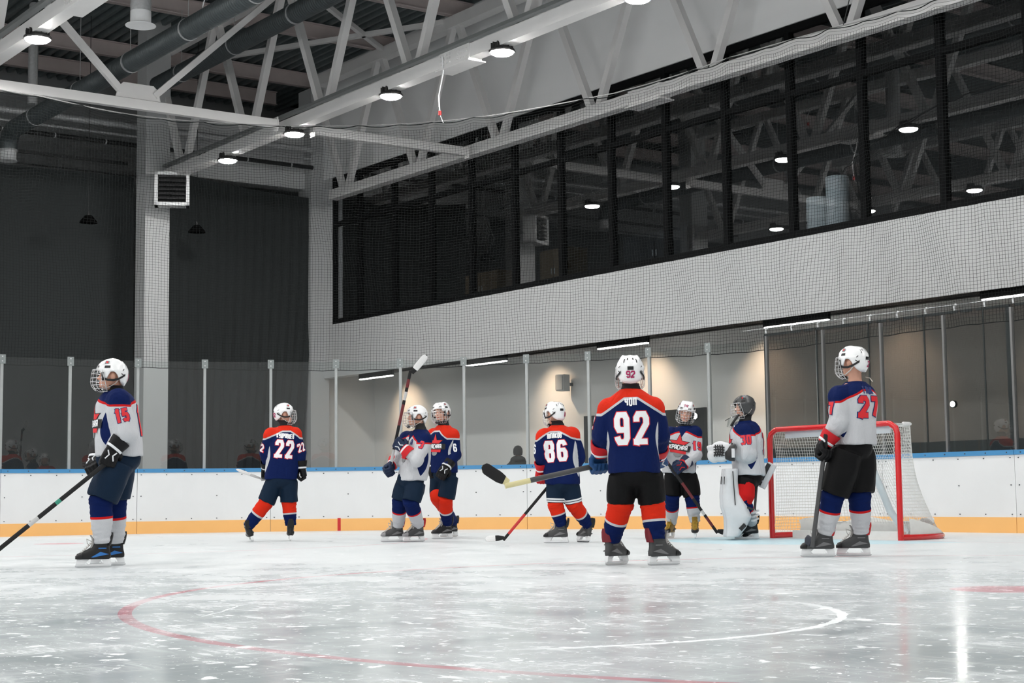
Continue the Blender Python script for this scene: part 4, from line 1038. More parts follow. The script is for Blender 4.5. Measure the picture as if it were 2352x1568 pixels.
def leg_sock(root, knee, ankle, m, kr=.086, bulge=None):
    d = (ankle - knee); L = d.length; d.normalize()
    ks = [-.16, -.06, .0, .10, .22, .36, .52, .66, .80, .92, 1.0]
    rr = [.082, .092, .093, .088, .085, .085, .082, .076, .070, .066, .064]
    bw = (bulge or UP.cross(d)); pts = [knee + d * (L * k) for k in ks]
    mb = MB(); n = 28; rings = []
    x = d.orthogonal().normalized(); y = d.cross(x)
    fine = np.linspace(ks[0], ks[-1], 40)
    for k in fine:
        r = float(np.interp(k, ks, rr)) * kr / .086; c = knee + d * (L * k)
        rings.append([c + (x * math.cos(2 * math.pi * j / n) + y * math.sin(2 * math.pi * j / n)) * (r + .0055 * noise.noise(c * 9 + Vector((j * .25, k * 13, 0))) * (1 + (k > .6) + (k < .1))) for j in range(n)])
    mb.loft(rings); o = mb.build('sock', m, root, sharp=0)
    attr(o.data, 'along', np.repeat((fine - ks[0]) / (ks[-1] - ks[0]), n)); return o

def person(label, fr, J, chest, head_az, team='blue', pants=None, tilt=0., roll=0., feet=(), num=None, num_az=180, helm=helmet_white, goalie=False, neck=True, seed=0,
           wh=.195, dh=.155, wc=.205, dc=.150, skates=None, sleeve_r=(.095, .088, .082, .068, .052), hem_off=0., front_num=None, cap=None, thigh=(.112, .118, .112), knr=.086, plen=.93, pc=92):
    """one continuous body dressed in jersey, pants, socks, skates and helmet"""
    P0 = fr.P.copy(); P0.z = 0
    cf = fr.dir(chest); cl = UP.cross(cf)
    A = axes(fr.dir(head_az), tilt, roll)
    # --- body
    mb = MB(); hc = J['head']; G = head_parts(mb, hc, A)
    nb = J['neck']; hips = (J['hipA'] + J['hipB']) / 2
    mb.tube([hc - A[2] * .06 - A[0] * .015, nb + UP * .02, nb - UP * .05], [.050, .053, .07], 14)
    mb.loft([sup_ring(c, cl, cf, a, b, 20) for c, a, b in ((hips - UP * .05, .11, .09), (hips + (nb - hips) * .4, .12, .09), (hips + (nb - hips) * .75, .13, .095), (hips + (nb - hips) * .95, .08, .06))])
    for s_ in 'AB':
        mb.tube([nb + (J['sh' + s_] - nb) * .4, J['sh' + s_], J['el' + s_], J['wr' + s_]], [.05, .048, .038, .028], 10)
        ft = J['ft' + s_]; uu = Matrix.Rotation(R_(ft[2] if len(ft) > 2 else 0), 3, ft[1]) @ UP; an = ft[0] + ft[1] * -.035 + uu * .17
        mb.tube([J['hip' + s_], J['kn' + s_], an, ft[0] + ft[1] * -.035 + uu * .12], [.075, .052, .032, .028], 10)
    me = remesh(mb, .0075, 1)
    co = coords(me); hcn = np.array(hc); Rm = np.array([tuple(A[0]), tuple(A[1]), tuple(A[2])]); lc = (co - hcn) @ Rm.T
    nearh = np.linalg.norm(lc, axis=1) < .16
    for s_ in (-1, 1):                                  # eye sockets
        d2 = ((lc[:, 1] - s_ * .031) / .016) ** 2 + ((lc[:, 2] + .002) / .011) ** 2
        push = np.where((lc[:, 0] > .04) & nearh, .007 * np.exp(-d2), 0); co = co - push[:, None] * Rm[0][None]
    set_coords(me, co); far = lc[:, 0] < .03
    ell = lambda y, z, a, b, yy=None: np.where(far | ~nearh, 1., np.minimum(np.hypot((lc[:, 1] - y) / a, (lc[:, 2] - z) / b), np.hypot((lc[:, 1] + y) / a, (lc[:, 2] - z) / b)) - 1)
    attr(me, 'eye', ell(.031, -.002, .012, .0055)); attr(me, 'iris', ell(.031, -.002, .0055, .0055)); attr(me, 'brow', ell(.032, .018, .018, .0045)); attr(me, 'lip', ell(0, -.063, .021, .0075))
    body = link_mesh('person', me, skin_m, None, P0)
    tag(body, label, 'person')
    # --- helmet or cap, neck guard
    if cap is None: helmet(body, hc, A, helm, num, num_az, True, goalie, front_num=front_num)
    if neck:
        mb = MB(); q = hc - A[2] * .082 - A[0] * .022
        mb.loft([sup_ring(c, cl, cf, a, b, 22, 2) for c, a, b in ((nb - UP * .03, .085, .078), (nb + UP * .015, .068, .066), (nb * .55 + q * .45 + UP * .012, .063, .064), (q, .066, .070), (q - UP * .001, .055, .055))]); mb.build('neck_guard', neck_m, body)
    # --- jersey
    hem = J['hem']; mb = MB(); tops = {}
    ax_l = (J['shB'] - J['shA']).normalized()
    secs = []
    for fq, a, b in ((0, wh, dh), (.12, wh * .99, dh), (.35, wh * .97, dh * .98), (.62, wc, dc), (.80, wc * .98, dc * .95), (.90, wc * .78, dc * .80), (.97, wc * .50, dc * .62), (1.0, .072, .075)):
        c = hem + (nb - hem) * fq; secs.append((c, a, b))
    mb.loft([sup_ring(c, cl, cf, a, b, 40, 2.5) for c, a, b in secs])
    arms = []
    for s_ in 'AB':
        s0, e0, w0 = J['sh' + s_], J['el' + s_], J['wr' + s_]
        pts = [nb + (s0 - nb) * .45 - UP * .03, s0, s0 + (e0 - s0) * .5, e0, e0 + (w0 - e0) * .5, w0 + (w0 - e0).normalized() * .015]
        mb.tube(pts, [.075] + list(sleeve_r), 20); mb.ball(s0, sleeve_r[0] * 1.06); mb.ball(e0, sleeve_r[2] * 1.02)
        arms.append((s0, e0, w0))
    me = remesh(mb, .0115, 4)
    co = coords(me).astype(float)
    dA = [np.minimum(seg_dist(co, a, b)[0] / sleeve_r[1], seg_dist(co, b, c)[0] / sleeve_r[3]) for a, b, c in arms]
    arm = np.minimum(*dA) < 1.12
    f01 = ((co - np.array(hem)) @ np.array(nb - hem)) / (nb - hem).length_squared
    rel = co - (np.array(hem)[None] + f01[:, None] * np.array(nb - hem)[None])
    ang = np.degrees(np.arctan2(rel @ np.array(cl), rel @ np.array(cf)))
    half = 26 * np.sin(np.pi * np.clip((f01 - .10) / .62, 0, 1))
    half = np.where((f01 < .10) | (f01 > .72), 0, half)
    pan = (np.abs(np.abs(ang) - pc) - half) / 30
    attr(me, 'panel', np.maximum(np.where(half <= 0, np.maximum(pan, .2), pan), (1.13 - np.minimum(*dA)) * 2.))
    tp = nb - UP * .005
    v = rel @ np.array(cf); w = rel @ np.array(cl)
    wA, wB = ((J['sh' + q] - nb).dot(cl) for q in 'AB'); sgn = np.where(w * wA > 0, 0, 1)
    ws = np.where(sgn == 0, abs(wA), abs(wB)) + .02; zs = np.where(sgn == 0, J['shA'].z, J['shB'].z) + .045
    frac = np.clip((np.abs(w) - .05) / ws, 0, 1); y = nb.z - .005 + (zs - nb.z) * frac - co[:, 2] - .012 * frac
    attr(me, 'yoke', y)
    hz = (nb.z - co[:, 2])
    attr(me, 'vneck', np.where(v > 0, np.abs(w) - np.clip(.075 - .55 * hz, -1, .2), 1.))
    amp = np.where(arm, .021, .014) * np.clip((1.02 - f01) * 4, .2, 1)
    wrinkle(me, amp, 6.5, seed * 3.3, (1.1, 1.1, .5))
    jm = jersey_blue if team == 'blue' else jersey_white
    bvh = bvh_of(me, P0)
    jer = link_mesh('jersey', me, jm, body, P0)
    # --- pants
    mb = MB(); hA, hB = J['hipA'], J['hipB']
    mb.ball((hA + hB) / 2 + UP * .03, (wh * .92, dh * .98, .13), (cl, cf, UP), 24, 14)
    th = []
    for s_ in 'AB':
        h0, k0 = J['hip' + s_], J['kn' + s_]; k1 = h0 + (k0 - h0) * plen
        mb.tube([h0, h0 + (k1 - h0) * .45, k1], list(thigh), 22); th.append((h0, k1))
    me = remesh(mb, .0115, 3); co = coords(me).astype(float)
    tA, tB = seg_dist(co, *th[0]), seg_dist(co, *th[1])
    lens = [(b - a).length for a, b in th]
    hm = []
    for a, b in th:
        d = np.array((b - a).normalized()); hm.append((np.array(b)[None] - co) @ d)
    attr(me, 'hem', np.where(tA[0] < tB[0], hm[0], hm[1]) + .004)
    wrinkle(me, .013, 7., seed + 5., (1, 1, .6))
    link_mesh('pants', me, pants or pants_navy, body, P0)
    # --- socks and skates
    for s_ in 'AB':
        g, fd = J['ft' + s_][:2]; lean = J['ft' + s_][2] if len(J['ft' + s_]) > 2 else 0
        q = Matrix.Rotation(R_(lean), 3, fd); u2 = q @ UP
        leg_sock(body, J['kn' + s_], g - fd * .035 + u2 * .19, sock_blue if team == 'blue' else sock_white, knr)
        if skates: skate(body, g, fd, skates, lean, gold=(skates[0][0] == 'gold'))
    return body, bvh, jer

def stick(label, pts, blade_tip, blade_n, cols, shaft_w=.030, name='hockey_stick', bands=(), tape=True, curve=.03, blade_h=.065, tape_range=(.25, 1.)):
    """pts: butt -> ... -> heel; blade from the heel to blade_tip"""
    butt, heel = pts[0], pts[-1]; d = (heel - butt).normalized()
    r = empty(name, tuple(heel)); tag(r, label, 'hockey stick')
    n = blade_n.normalized(); n = (n - d * n.dot(d)).normalized(); w = d.cross(n)
    L = (heel - butt).length; mb = MB()
    mats_ = [mat('stick_' + cols[0][0], cols[0][1], .35, var=.05)] + [mat('stick_' + b[2][0], b[2][1], .4, var=.05) for b in bands]
    cuts = sorted(set([0., 1.] + [b[0] for b in bands] + [b[1] for b in bands]))
    for a, b in zip(cuts[:-1], cuts[1:]):
        mb.mi = 0
        for i, bd in enumerate(bands):
            if bd[0] <= (a + b) / 2 <= bd[1]: mb.mi = i + 1
        mb.loft([sup_ring(butt + (heel - butt) * q, w, n, shaft_w / 2, shaft_w * .34, 12, 4) for q in (a, b)])
    mb.build('shaft', mats_, r, sharp=40)
    mb = MB(); mb.loft([sup_ring(butt + d * q, w, n, shaft_w / 2 + e, shaft_w * .34 + e, 12, 3) for q, e in ((-.012, .002), (.0, .005), (.05, .004), (.14, .002))]); mb.build('butt_tape', mat('stick_tape_black', (.008, .008, .009), .9), r)
    bd = (blade_tip - heel); BL = bd.length; bd.normalize(); bn = (n - bd * n.dot(bd)).normalized(); bw = bd.cross(bn)
    if bw.dot(d) > 0: bw = -bw
    rings = []; NB = 14
    def ring(q, e=0.):
        c = heel + bd * (BL * q) + bn * (curve * q * q) + bw * (blade_h * .42 - .004 * q)
        hh = blade_h / 2 * (1 if q < .8 else math.sqrt(max(.05, 1 - ((q - .8) / .2) ** 2))) * (.62 + .38 * min(1, q / .3))
        return sup_ring(c, bw, bn, hh + e, .0065 * (1.5 - .7 * q) + e, 14, 3)
    mb = MB(); mb.loft([ring(q) for q in np.linspace(-.05, 1, NB)])
    bl = mb.build('blade', mat('stick_' + cols[1][0], cols[1][1], .5), r)
    if tape:
        mb = MB(); mb.loft([ring(q, .0018) for q in np.linspace(tape_range[0], tape_range[1], 10)]); mb.build('blade_tape', mat('stick_' + cols[2][0], cols[2][1], .85, var=.12, scale=80), bl)
    return r
# ---------------------------------------------------------------- glove and boot palettes
G_BLACK = (('black', (.005, .005, .006)), ('black', (.005, .005, .006)), ('white', (.7, .7, .7)))
G_BLKRED = (('black', (.005, .005, .006)), ('red', (.42, .012, .018)), ('white', (.7, .7, .7)))
G_BLUE = (('blue', (.012, .055, .16)), ('red', (.5, .012, .018)), ('white', (.7, .72, .75)))
G_NAVY = (('navy', (.012, .022, .055)), ('red', (.5, .012, .018)), ('white', (.7, .72, .75)))
G_NAVY19 = (('navy', (.012, .022, .055)), ('navy', (.012, .022, .055)), ('red', (.5, .012, .018)))
G_RED = (('red', (.5, .012, .018)), ('red', (.5, .012, .018)), ('white', (.7, .7, .7)))
S_BLACK = (('black', (.012, .012, .013)), ('black', (.012, .012, .013)), ('black', (.012, .012, .013)))
S_GREY = (('grey', (.055, .056, .058)), ('black', (.012, .012, .013)), ('red', (.45, .012, .015)))
S_DKRED = (('grey', (.055, .056, .058)), ('black', (.012, .012, .013)), ('maroon', (.16, .012, .02)))
S_SILVER = (('grey', (.055, .056, .058)), ('black', (.012, .012, .013)), ('black', (.012, .012, .013)))
S_GOLD = (('gold', (.22, .13, .018)), ('black', (.012, .012, .013)), ('black', (.012, .012, .013)))
def foot(fr, px, py, az, lean=0.):
    g = on_ice(px, py); return (g, fr.dir(az), lean)
def sleeve_num(text, bvh, arm_a, arm_b, outw, fill, edge, jer, h=.085, up_bias=.42, th=.018, ew=.005):
    ax = (arm_a - arm_b).normalized(); o = arm_a + (arm_b - arm_a) * up_bias
    n = (outw - ax * outw.dot(ax)).normalized(); u = ax.cross(n); return number('sleeve_number', text, h, th, bvh, o, u, ax, fill, edge, jer, .55, .55, ew)
def back_print(fr, J, chest, bvh, jer, name_txt, num_txt, fill, edge, name_col, h=.235, num_f=.50, name_f=.78, name_h=.065, dx=0., th=.042, narrow=.56, nsp=.58, lsp=.32, lnar=.5):
    cf = fr.dir(chest); n = -cf; ax = (J['neck'] - J['hem']).normalized(); n = (n - ax * n.dot(ax)).normalized(); u = ax.cross(n)
    o = J['hem'] + (J['neck'] - J['hem']) * num_f + u * dx
    if num_txt: number('back_number', num_txt, h, th, bvh, o, u, ax, fill, edge, jer, narrow, nsp, .006)
    if name_txt: decal('name_lettering', quads_of(strokes(name_txt, name_h, lsp, lnar), .0105, .015), bvh, J['hem'] + (J['neck'] - J['hem']) * name_f + u * dx, u, ax, name_col, jer, .004)

# ---------------------------------------------------------------- blue player 92, back to the camera
fr = Frame(1463, 1299)
J = dict(head=fr(1447, 856), neck=fr(1449, 893), shA=fr(1404, 940), shB=fr(1499, 938), elA=fr(1385, 1000, .02), elB=fr(1513, 1000, .06), wrA=fr(1378, 1036, .10), wrB=fr(1508, 1045, .22),
         hem=fr(1457, 1086), hipA=fr(1430, 1090), hipB=fr(1489, 1090), knA=fr(1425, 1160, .04), knB=fr(1499, 1160, .04), ftA=foot(fr, 1411, 1297, 55), ftB=foot(fr, 1517, 1298, 32))
b92, bv, jer = person('person in blue jersey 92 with black pants, nearest blue player, seen from behind', fr, J, 88, 92, 'blue', pants_black, num='92', num_az=180, skates=S_DKRED, seed=1, wh=.192, wc=.200, thigh=(.105, .108, .100), knr=.088, sleeve_r=(.084, .082, .080, .068, .052))
back_print(fr, J, 88, bv, jer, 'ЧОП', '92', dec_white, dec_red, dec_white, .20, .523, .835, .052, lsp=.4, lnar=.55)
sleeve_num('92', bv, J['shA'], J['elA'], fr.dir(165), dec_white, dec_red, jer, .085, .62)
hd = lambda a, b: (b - a)
b2 = fr(1160, 1116, -.08); b1 = fr(1366, 1070, .17); bt = fr(1513, 1037, .30)
glove(b92, J['wrA'], (fr(1372, 1075, .16) - J['wrA']), (b2 - b1), fr.dir(190), G_BLUE, cuff_dir=J['elA'] - J['wrA'])
glove(b92, J['wrB'], (fr(1513, 1060, .30) - J['wrB']), (bt - b1), fr.dir(20), G_BLUE, cuff_dir=J['elB'] - J['wrB'])
stick('hockey stick of player 92, held level with black taped blade and cream heel', [bt, fr(1366, 1070, .17), b2], fr(1100, 1080, -.16), fr.t * -1 + UP * .15,
      (('charcoal', (.055, .056, .058)), ('cream', (.62, .56, .30)), ('black', (.008, .008, .009))), .040, bands=((.84, 1., ('cream', (.62, .56, .30))),), curve=.03, blade_h=.085, tape_range=(.12, 1.0))

# ---------------------------------------------------------------- white player 15 at the left, profile
fr = Frame(238, 1302)
J = dict(head=fr(256, 862), neck=fr(266, 898, .02), shA=fr(272, 920, -.15), shB=fr(262, 920, .20), elA=fr(288, 995, -.19), elB=fr(246, 1000, .24), wrA=fr(262, 1026, -.20), wrB=fr(222, 1052, .15),
         hem=fr(274, 1048, .02), hipA=fr(270, 1062, -.075), hipB=fr(274, 1062, .13), knA=fr(232, 1152, -.08), knB=fr(264, 1152, .15), ftA=foot(fr, 224, 1303, 181), ftB=foot(fr, 256, 1299, 182))
b15, bv, jer = person('person in white jersey 15 at the left edge, profile, holding a long black stick', fr, J, 184, 180, 'white', pants_navy, num='15', num_az=178, skates=(('black', (.012, .012, .013)), ('black', (.012, .012, .013)), ('black', (.012, .012, .013)), ('blue', (.02, .15, .45))), seed=2, pc=66, wh=.19, dh=.185, wc=.19, dc=.165, thigh=(.125, .132, .122), knr=.088, sleeve_r=(.095, .098, .095, .068, .052))
sleeve_num('15', bv, J['shA'], J['elA'], -fr.t, dec_red, dec_navy, jer, .085, .52, .024)
cf = fr.dir(184); n = cf; ax = (J['neck'] - J['hem']).normalized(); u = ax.cross(n)
logo(bv, J['hem'] + (J['neck'] - J['hem']) * .55, u, ax, jer, .95)
back_print(fr, J, 184, bv, jer, '', '15', dec_red, dec_navy, dec_navy, .20, .52)
s_top, s_low = fr(268, 1044, -.20), fr(-98, 1338, -.25)
glove(b15, J['wrA'], (fr(246, 1064, -.20) - J['wrA']), (s_top - s_low), -fr.t, G_BLACK, cuff_dir=J['elA'] - J['wrA'])
glove(b15, J['wrB'], (fr(206, 1088, -.02) - J['wrB']), (s_top - s_low), fr.dir(200), G_BLACK, cuff_dir=J['elB'] - J['wrB'])
stick('long black hockey stick of player 15 reaching down out of the left edge', [s_top, s_low], on_ice(-175, 1342), fr.t, (('black', (.016, .018, .018)), ('black', (.016, .018, .018)), ('black', (.008, .008, .009))), .034, bands=((.36, .39, ('green', (.03, .25, .17))), (.50, .56, ('silver', (.5, .5, .5)))))

# ---------------------------------------------------------------- blue player 22, back view, looking right
fr = Frame(623, 1243)
J = dict(head=fr(652, 950), neck=fr(655, 977), shA=fr(624, 1000, -.03), shB=fr(676, 998, -.02), elA=fr(612, 1040, .06), elB=fr(690, 1040, .0), wrA=fr(612, 1070, .20), wrB=fr(692, 1072, .0),
         hem=fr(645, 1101), hipA=fr(631, 1106), hipB=fr(662, 1106), knA=fr(609, 1156, .02), knB=fr(664, 1156, .02), ftA=foot(fr, 580, 1243, 97, -18), ftB=foot(fr, 667, 1242, 92, 0))
b22, bv, jer = person('person in blue jersey 22 seen from behind, head turned right, legs apart by the boards', fr, J, 100, 14, 'blue', pants_navy, skates=S_BLACK, seed=3, wh=.20, wc=.19, thigh=(.112, .112, .108), num='22', num_az=190)
back_print(fr, J, 100, bv, jer, 'КУДРЯВЦЕВ', '22', dec_white, dec_red, dec_white, .18, .56, .80, .05, -.01, .040, lsp=.30, lnar=.46)
sleeve_num('22', bv, J['shB'], J['elB'], fr.dir(-60), dec_white, dec_red, jer, .085, .72)
sleeve_num('22', bv, J['shA'], J['elA'], fr.dir(190), dec_white, dec_red, jer, .085, .72)
glove(b22, J['wrB'], fr(696, 1095, .02) - J['wrB'], fr.dir(100), fr.dir(-20), G_BLACK, cuff_dir=J['elB'] - J['wrB'])
glove(b22, J['wrA'], fr(612, 1090, .28) - J['wrA'], fr.dir(0), fr.dir(120), G_BLACK, cuff_dir=J['elA'] - J['wrA'])
stick('short visible grey blade of the hockey stick behind player 22', [fr(672, 1092, .30), fr(640, 1101, .30), fr(600, 1102, .28)], fr(542, 1079, .26), fr.t, (('silver', (.30, .30, .30)), ('silver', (.30, .30, .30)), ('white', (.7, .7, .7))), .028, blade_h=.034, tape_range=(.45, 1.))

# ---------------------------------------------------------------- white player with the raised stick
fr = Frame(932, 1245)
J = dict(head=fr(957, 956), neck=fr(966, 986), shA=fr(936, 1008, .14), shB=fr(974, 1010, -.10), elA=fr(914, 1048, .16), elB=fr(957, 1056, -.24), wrA=fr(904, 1066, .04), wrB=fr(931, 1032, -.20),
         hem=fr(946, 1103), hipA=fr(932, 1108, .06), hipB=fr(955, 1108, -.06), knA=fr(918, 1152, .07), knB=fr(944, 1154, -.09), ftA=foot(fr, 908, 1244, 186), ftB=foot(fr, 956, 1244, 205))
b9, bv, jer = person('person in white jersey with letter A, both gloves raising a stick upright', fr, J, 208, 190, 'white', pants_navy, skates=(('grey', (.055, .056, .058)), ('silver', (.25, .25, .26)), ('red', (.45, .012, .015))), seed=4, wh=.175, dh=.16, wc=.18, dc=.14, thigh=(.115, .120, .112), sleeve_r=(.09, .086, .084, .068, .052))
sleeve_num('3', bv, J['shB'], J['elB'], fr.dir(-95), dec_red, dec_navy, jer, .085, .45, .022)
cf = fr.dir(208); ax = (J['neck'] - J['hem']).normalized(); u = ax.cross(cf); o = J['hem'] + (J['neck'] - J['hem']) * .72 + u * .075
decal('captain_letter', quads_of(strokes('А', .06, .3, .8), .014, .01), bv, o, u, ax, dec_navy, jer, .004)
logo(bv, J['hem'] + (J['neck'] - J['hem']) * .52, u, ax, jer, .9)
lo_, hi_ = fr(892, 1092, -.02), fr(943, 851, -.20)
glove(b9, J['wrB'], fr(905, 1012, -.16) - J['wrB'], (hi_ - lo_), fr.dir(-110), G_NAVY, cuff_dir=J['elB'] - J['wrB'])
glove(b9, J['wrA'], fr(886, 1083, -.02) - J['wrA'], (hi_ - lo_), fr.dir(180), G_NAVY, cuff_dir=J['elA'] - J['wrA'])
stick('hockey stick raised upright with white taped blade above the glass', [lo_, hi_], fr(976, 811, -.24), fr.t * -1 + fr.r * .1, (('black', (.018, .018, .02)), ('black', (.018, .018, .02)), ('white', (.62, .62, .58))), .036, bands=((.05, .25, ('silver', (.5, .5, .5))), (.48, .68, ('maroon', (.13, .012, .015))), (.72, .80, ('silver', (.5, .5, .5))), (.84, .92, ('maroon', (.13, .012, .015)))), blade_h=.072, tape_range=(.18, .97))

# ---------------------------------------------------------------- blue player beside him, turned to the camera
fr = Frame(1018, 1238)
J = dict(head=fr(1014, 948), neck=fr(1019, 976), shA=fr(996, 1000, .10), shB=fr(1038, 1000, -.02), elA=fr(990, 1040, .08), elB=fr(1044, 1042, -.06), wrA=fr(992, 1070, .04), wrB=fr(1026, 1070, -.16),
         hem=fr(1020, 1086), hipA=fr(1008, 1092, .05), hipB=fr(1034, 1092, -.04), knA=fr(1008, 1146, .10), knB=fr(1023, 1148, -.05), ftA=foot(fr, 1036, 1232, 215), ftB=foot(fr, 1021, 1237, 202))
b5, bv, jer = person('person in blue jersey with badge, facing the camera beside the raised stick', fr, J, 222, 238, 'blue', pants_navy, skates=S_BLACK, seed=5, wh=.165, dh=.155, wc=.18, dc=.14, thigh=(.11, .115, .112), sleeve_r=(.09, .088, .086, .068, .052), roll=4)
cf = fr.dir(222); ax = (J['neck'] - J['hem']).normalized(); u = ax.cross(cf)
logo(bv, J['hem'] + (J['neck'] - J['hem']) * .58, u, ax, jer, .95)
sleeve_num('6', bv, J['shB'], J['elB'], fr.dir(-80), dec_white, None, jer, .085, .75)
glove(b5, J['wrB'], fr(1012, 1093, -.20) - J['wrB'], fr.dir(0), fr.dir(-95), G_BLACK, cuff_dir=J['elB'] - J['wrB'])
glove(b5, J['wrA'], fr(992, 1092, .02) - J['wrA'], fr.dir(90), fr.dir(180), G_BLACK, cuff_dir=J['elA'] - J['wrA'])

# ---------------------------------------------------------------- blue player 86
fr = Frame(1312, 1247)
J = dict(head=fr(1274, 950), neck=fr(1281, 976), shA=fr(1252, 1003, -.06), shB=fr(1312, 1000, .04), elA=fr(1244, 1045, -.05), elB=fr(1327, 1050, .08), wrA=fr(1244, 1074, .04), wrB=fr(1318, 1078, .2),
         hem=fr(1292, 1112), hipA=fr(1277, 1112), hipB=fr(1309, 1112), knA=fr(1276, 1158), knB=fr(1318, 1158, .03), ftA=foot(fr, 1284, 1247, 168), ftB=foot(fr, 1342, 1245, 118, 12))
b86, bv, jer = person('person in blue jersey 86 with white striped pants, seen from behind', fr, J, 74, 128, 'blue', pants_stripe, num='86', num_az=-142, skates=(('grey', (.055, .056, .058)), ('black', (.012, .012, .013)), ('black', (.012, .012, .013))), seed=6, wh=.19, wc=.19, thigh=(.105, .105, .098), knr=.082, tilt=6)
back_print(fr, J, 74, bv, jer, 'ШПАКОВ', '86', dec_white, dec_red, dec_white, .19, .56, .82, .05, .0, .042, lsp=.30, lnar=.5)
sleeve_num('86', bv, J['shA'], J['elA'], fr.dir(190), dec_white, None, jer, .085, .75)
st, sl = fr(1268, 1106, .05), fr(1156, 1240, -.05)
glove(b86, J['wrA'], fr(1243, 1098, .06) - J['wrA'], (st - sl), fr.dir(190), G_RED, cuff_dir=J['elA'] - J['wrA'])
glove(b86, J['wrB'], fr(1308, 1096, .26) - J['wrB'], fr.dir(180), fr.dir(60), G_RED, cuff_dir=J['elB'] - J['wrB'])
stick('hockey stick of player 86 resting on the ice, black with red lower shaft', [fr(1300, 1068, .20), sl], fr(1116, 1242, -.08), fr.t, (('black', (.02, .02, .022)), ('black', (.02, .02, .022)), ('white', (.75, .76, .78))), .032, bands=((.66, .92, ('red', (.5, .02, .02))),), tape_range=(.45, 1.), blade_h=.062)

# ---------------------------------------------------------------- white player 19, facing the camera
fr = Frame(1568, 1236)
J = dict(head=fr(1576, 946), neck=fr(1573, 978), shA=fr(1541, 998), shB=fr(1595, 996), elA=fr(1524, 1036, -.04), elB=fr(1598, 1042, -.10), wrA=fr(1516, 1028, -.22), wrB=fr(1572, 1066, -.24),
         hem=fr(1558, 1086), hipA=fr(1545, 1092), hipB=fr(1580, 1092), knA=fr(1544, 1144, -.03), knB=fr(1590, 1144, -.03), ftA=foot(fr, 1541, 1235, 250), ftB=foot(fr, 1597, 1236, 268))
b19, bv, jer = person('person in white jersey 19 with star badge, facing the camera and looking down', fr, J, 262, 262, 'white', pants_black, skates=S_GOLD, seed=7, wh=.20, wc=.20, dc=.14, tilt=16, roll=-10, front_num='19', thigh=(.105, .108, .102), knr=.082, num='19')
cf = fr.dir(262); ax = (J['neck'] - J['hem']).normalized(); u = ax.cross(cf)
logo(bv, J['hem'] + (J['neck'] - J['hem']) * .56 + u * -.02, u, ax, jer, .95)
sleeve_num('19', bv, J['shB'], J['elB'], fr.dir(-75), dec_red, dec_navy, jer, .09, .75, .022)
st, sl = fr(1508, 1026, -.30), fr(1648, 1224, -.30)
glove(b19, J['wrA'], fr(1514, 1044, -.30) - J['wrA'], (st - sl), fr.dir(200), G_NAVY19, cuff_dir=J['elA'] - J['wrA'])
glove(b19, J['wrB'], fr(1548, 1080, -.30) - J['wrB'], (st - sl), fr.dir(-80), G_NAVY19, cuff_dir=J['elB'] - J['wrB'])
stick('hockey stick of player 19 slanting down to the goalkeeper pad', [st, sl], fr(1676, 1229, -.30), fr.t * -1, (('black', (.02, .02, .022)), ('black', (.02, .02, .022)), ('white', (.75, .76, .78))), .034, bands=((.05, .2, ('maroon', (.13, .012, .015))), (.42, .6, ('maroon', (.13, .012, .015))), (.74, .79, ('silver', (.5, .5, .5))), (.82, .92, ('maroon', (.13, .012, .015)))), tape_range=(.45, 1.), blade_h=.062)

# ---------------------------------------------------------------- white player 27, near the goal
fr = Frame(1930, 1279)
J = dict(head=fr(1960, 832), neck=fr(1964, 876), shA=fr(1929, 912, -.12), shB=fr(1985, 908, .12), elA=fr(1926, 968, -.15), elB=fr(1985, 970, .22), wrA=fr(1896, 1010, -.14), wrB=fr(1925, 1015, .25),
         hem=fr(1966, 1022), hipA=fr(1948, 1036, -.07), hipB=fr(1974, 1036, .09), knA=fr(1912, 1142, -.06), knB=fr(1974, 1138, .08), ftA=foot(fr, 1888, 1279, 178), ftB=foot(fr, 1970, 1277, 178))
b27, bv, jer = person('person in white jersey 27 with black pants standing in front of the goal', fr, J, 140, 146, 'white', pants_black, num='27', num_az=-160, skates=S_GREY, seed=8, wh=.165, dh=.15, wc=.185, dc=.145, neck=False, thigh=(.125, .135, .122), knr=.088, sleeve_r=(.092, .088, .082, .068, .052))
back_print(fr, J, 140, bv, jer, 'ГЛЫК', '27', dec_red, dec_navy, dec_navy, .135, .59, .85, .055, .0, .042, narrow=.78, nsp=.62)
sleeve_num('27', bv, J['shA'], J['elA'], fr.dir(200), dec_red, dec_navy, jer, .085, .55, .024)
st, sl = fr(1892, 1040, -.17), fr(1866, 1256, -.08)
glove(b27, J['wrA'], fr(1887, 1050, -.14) - J['wrA'], (st - sl), fr.dir(215), G_BLKRED, cuff_dir=J['elA'] - J['wrA'])
glove(b27, J['wrB'], fr(1905, 1040, .25) - J['wrB'], (st - sl), fr.dir(120), G_BLKRED, cuff_dir=J['elB'] - J['wrB'])
stick('grey hockey stick of player 27 standing on its toe beside his skate', [fr(1898, 1000, -.20), sl], fr(1844, 1243, -.02), fr.dir(60), (('charcoal', (.055, .056, .058)), ('navy', (.012, .016, .03)), ('navy', (.012, .016, .03))), .034, blade_h=.075, curve=.02)
MB().tube([fr(1988, 866, .05), fr(1998, 868, .03), fr(2004, 876, .0)], .004, 6).build('helmet_string', pale_strap, b27)

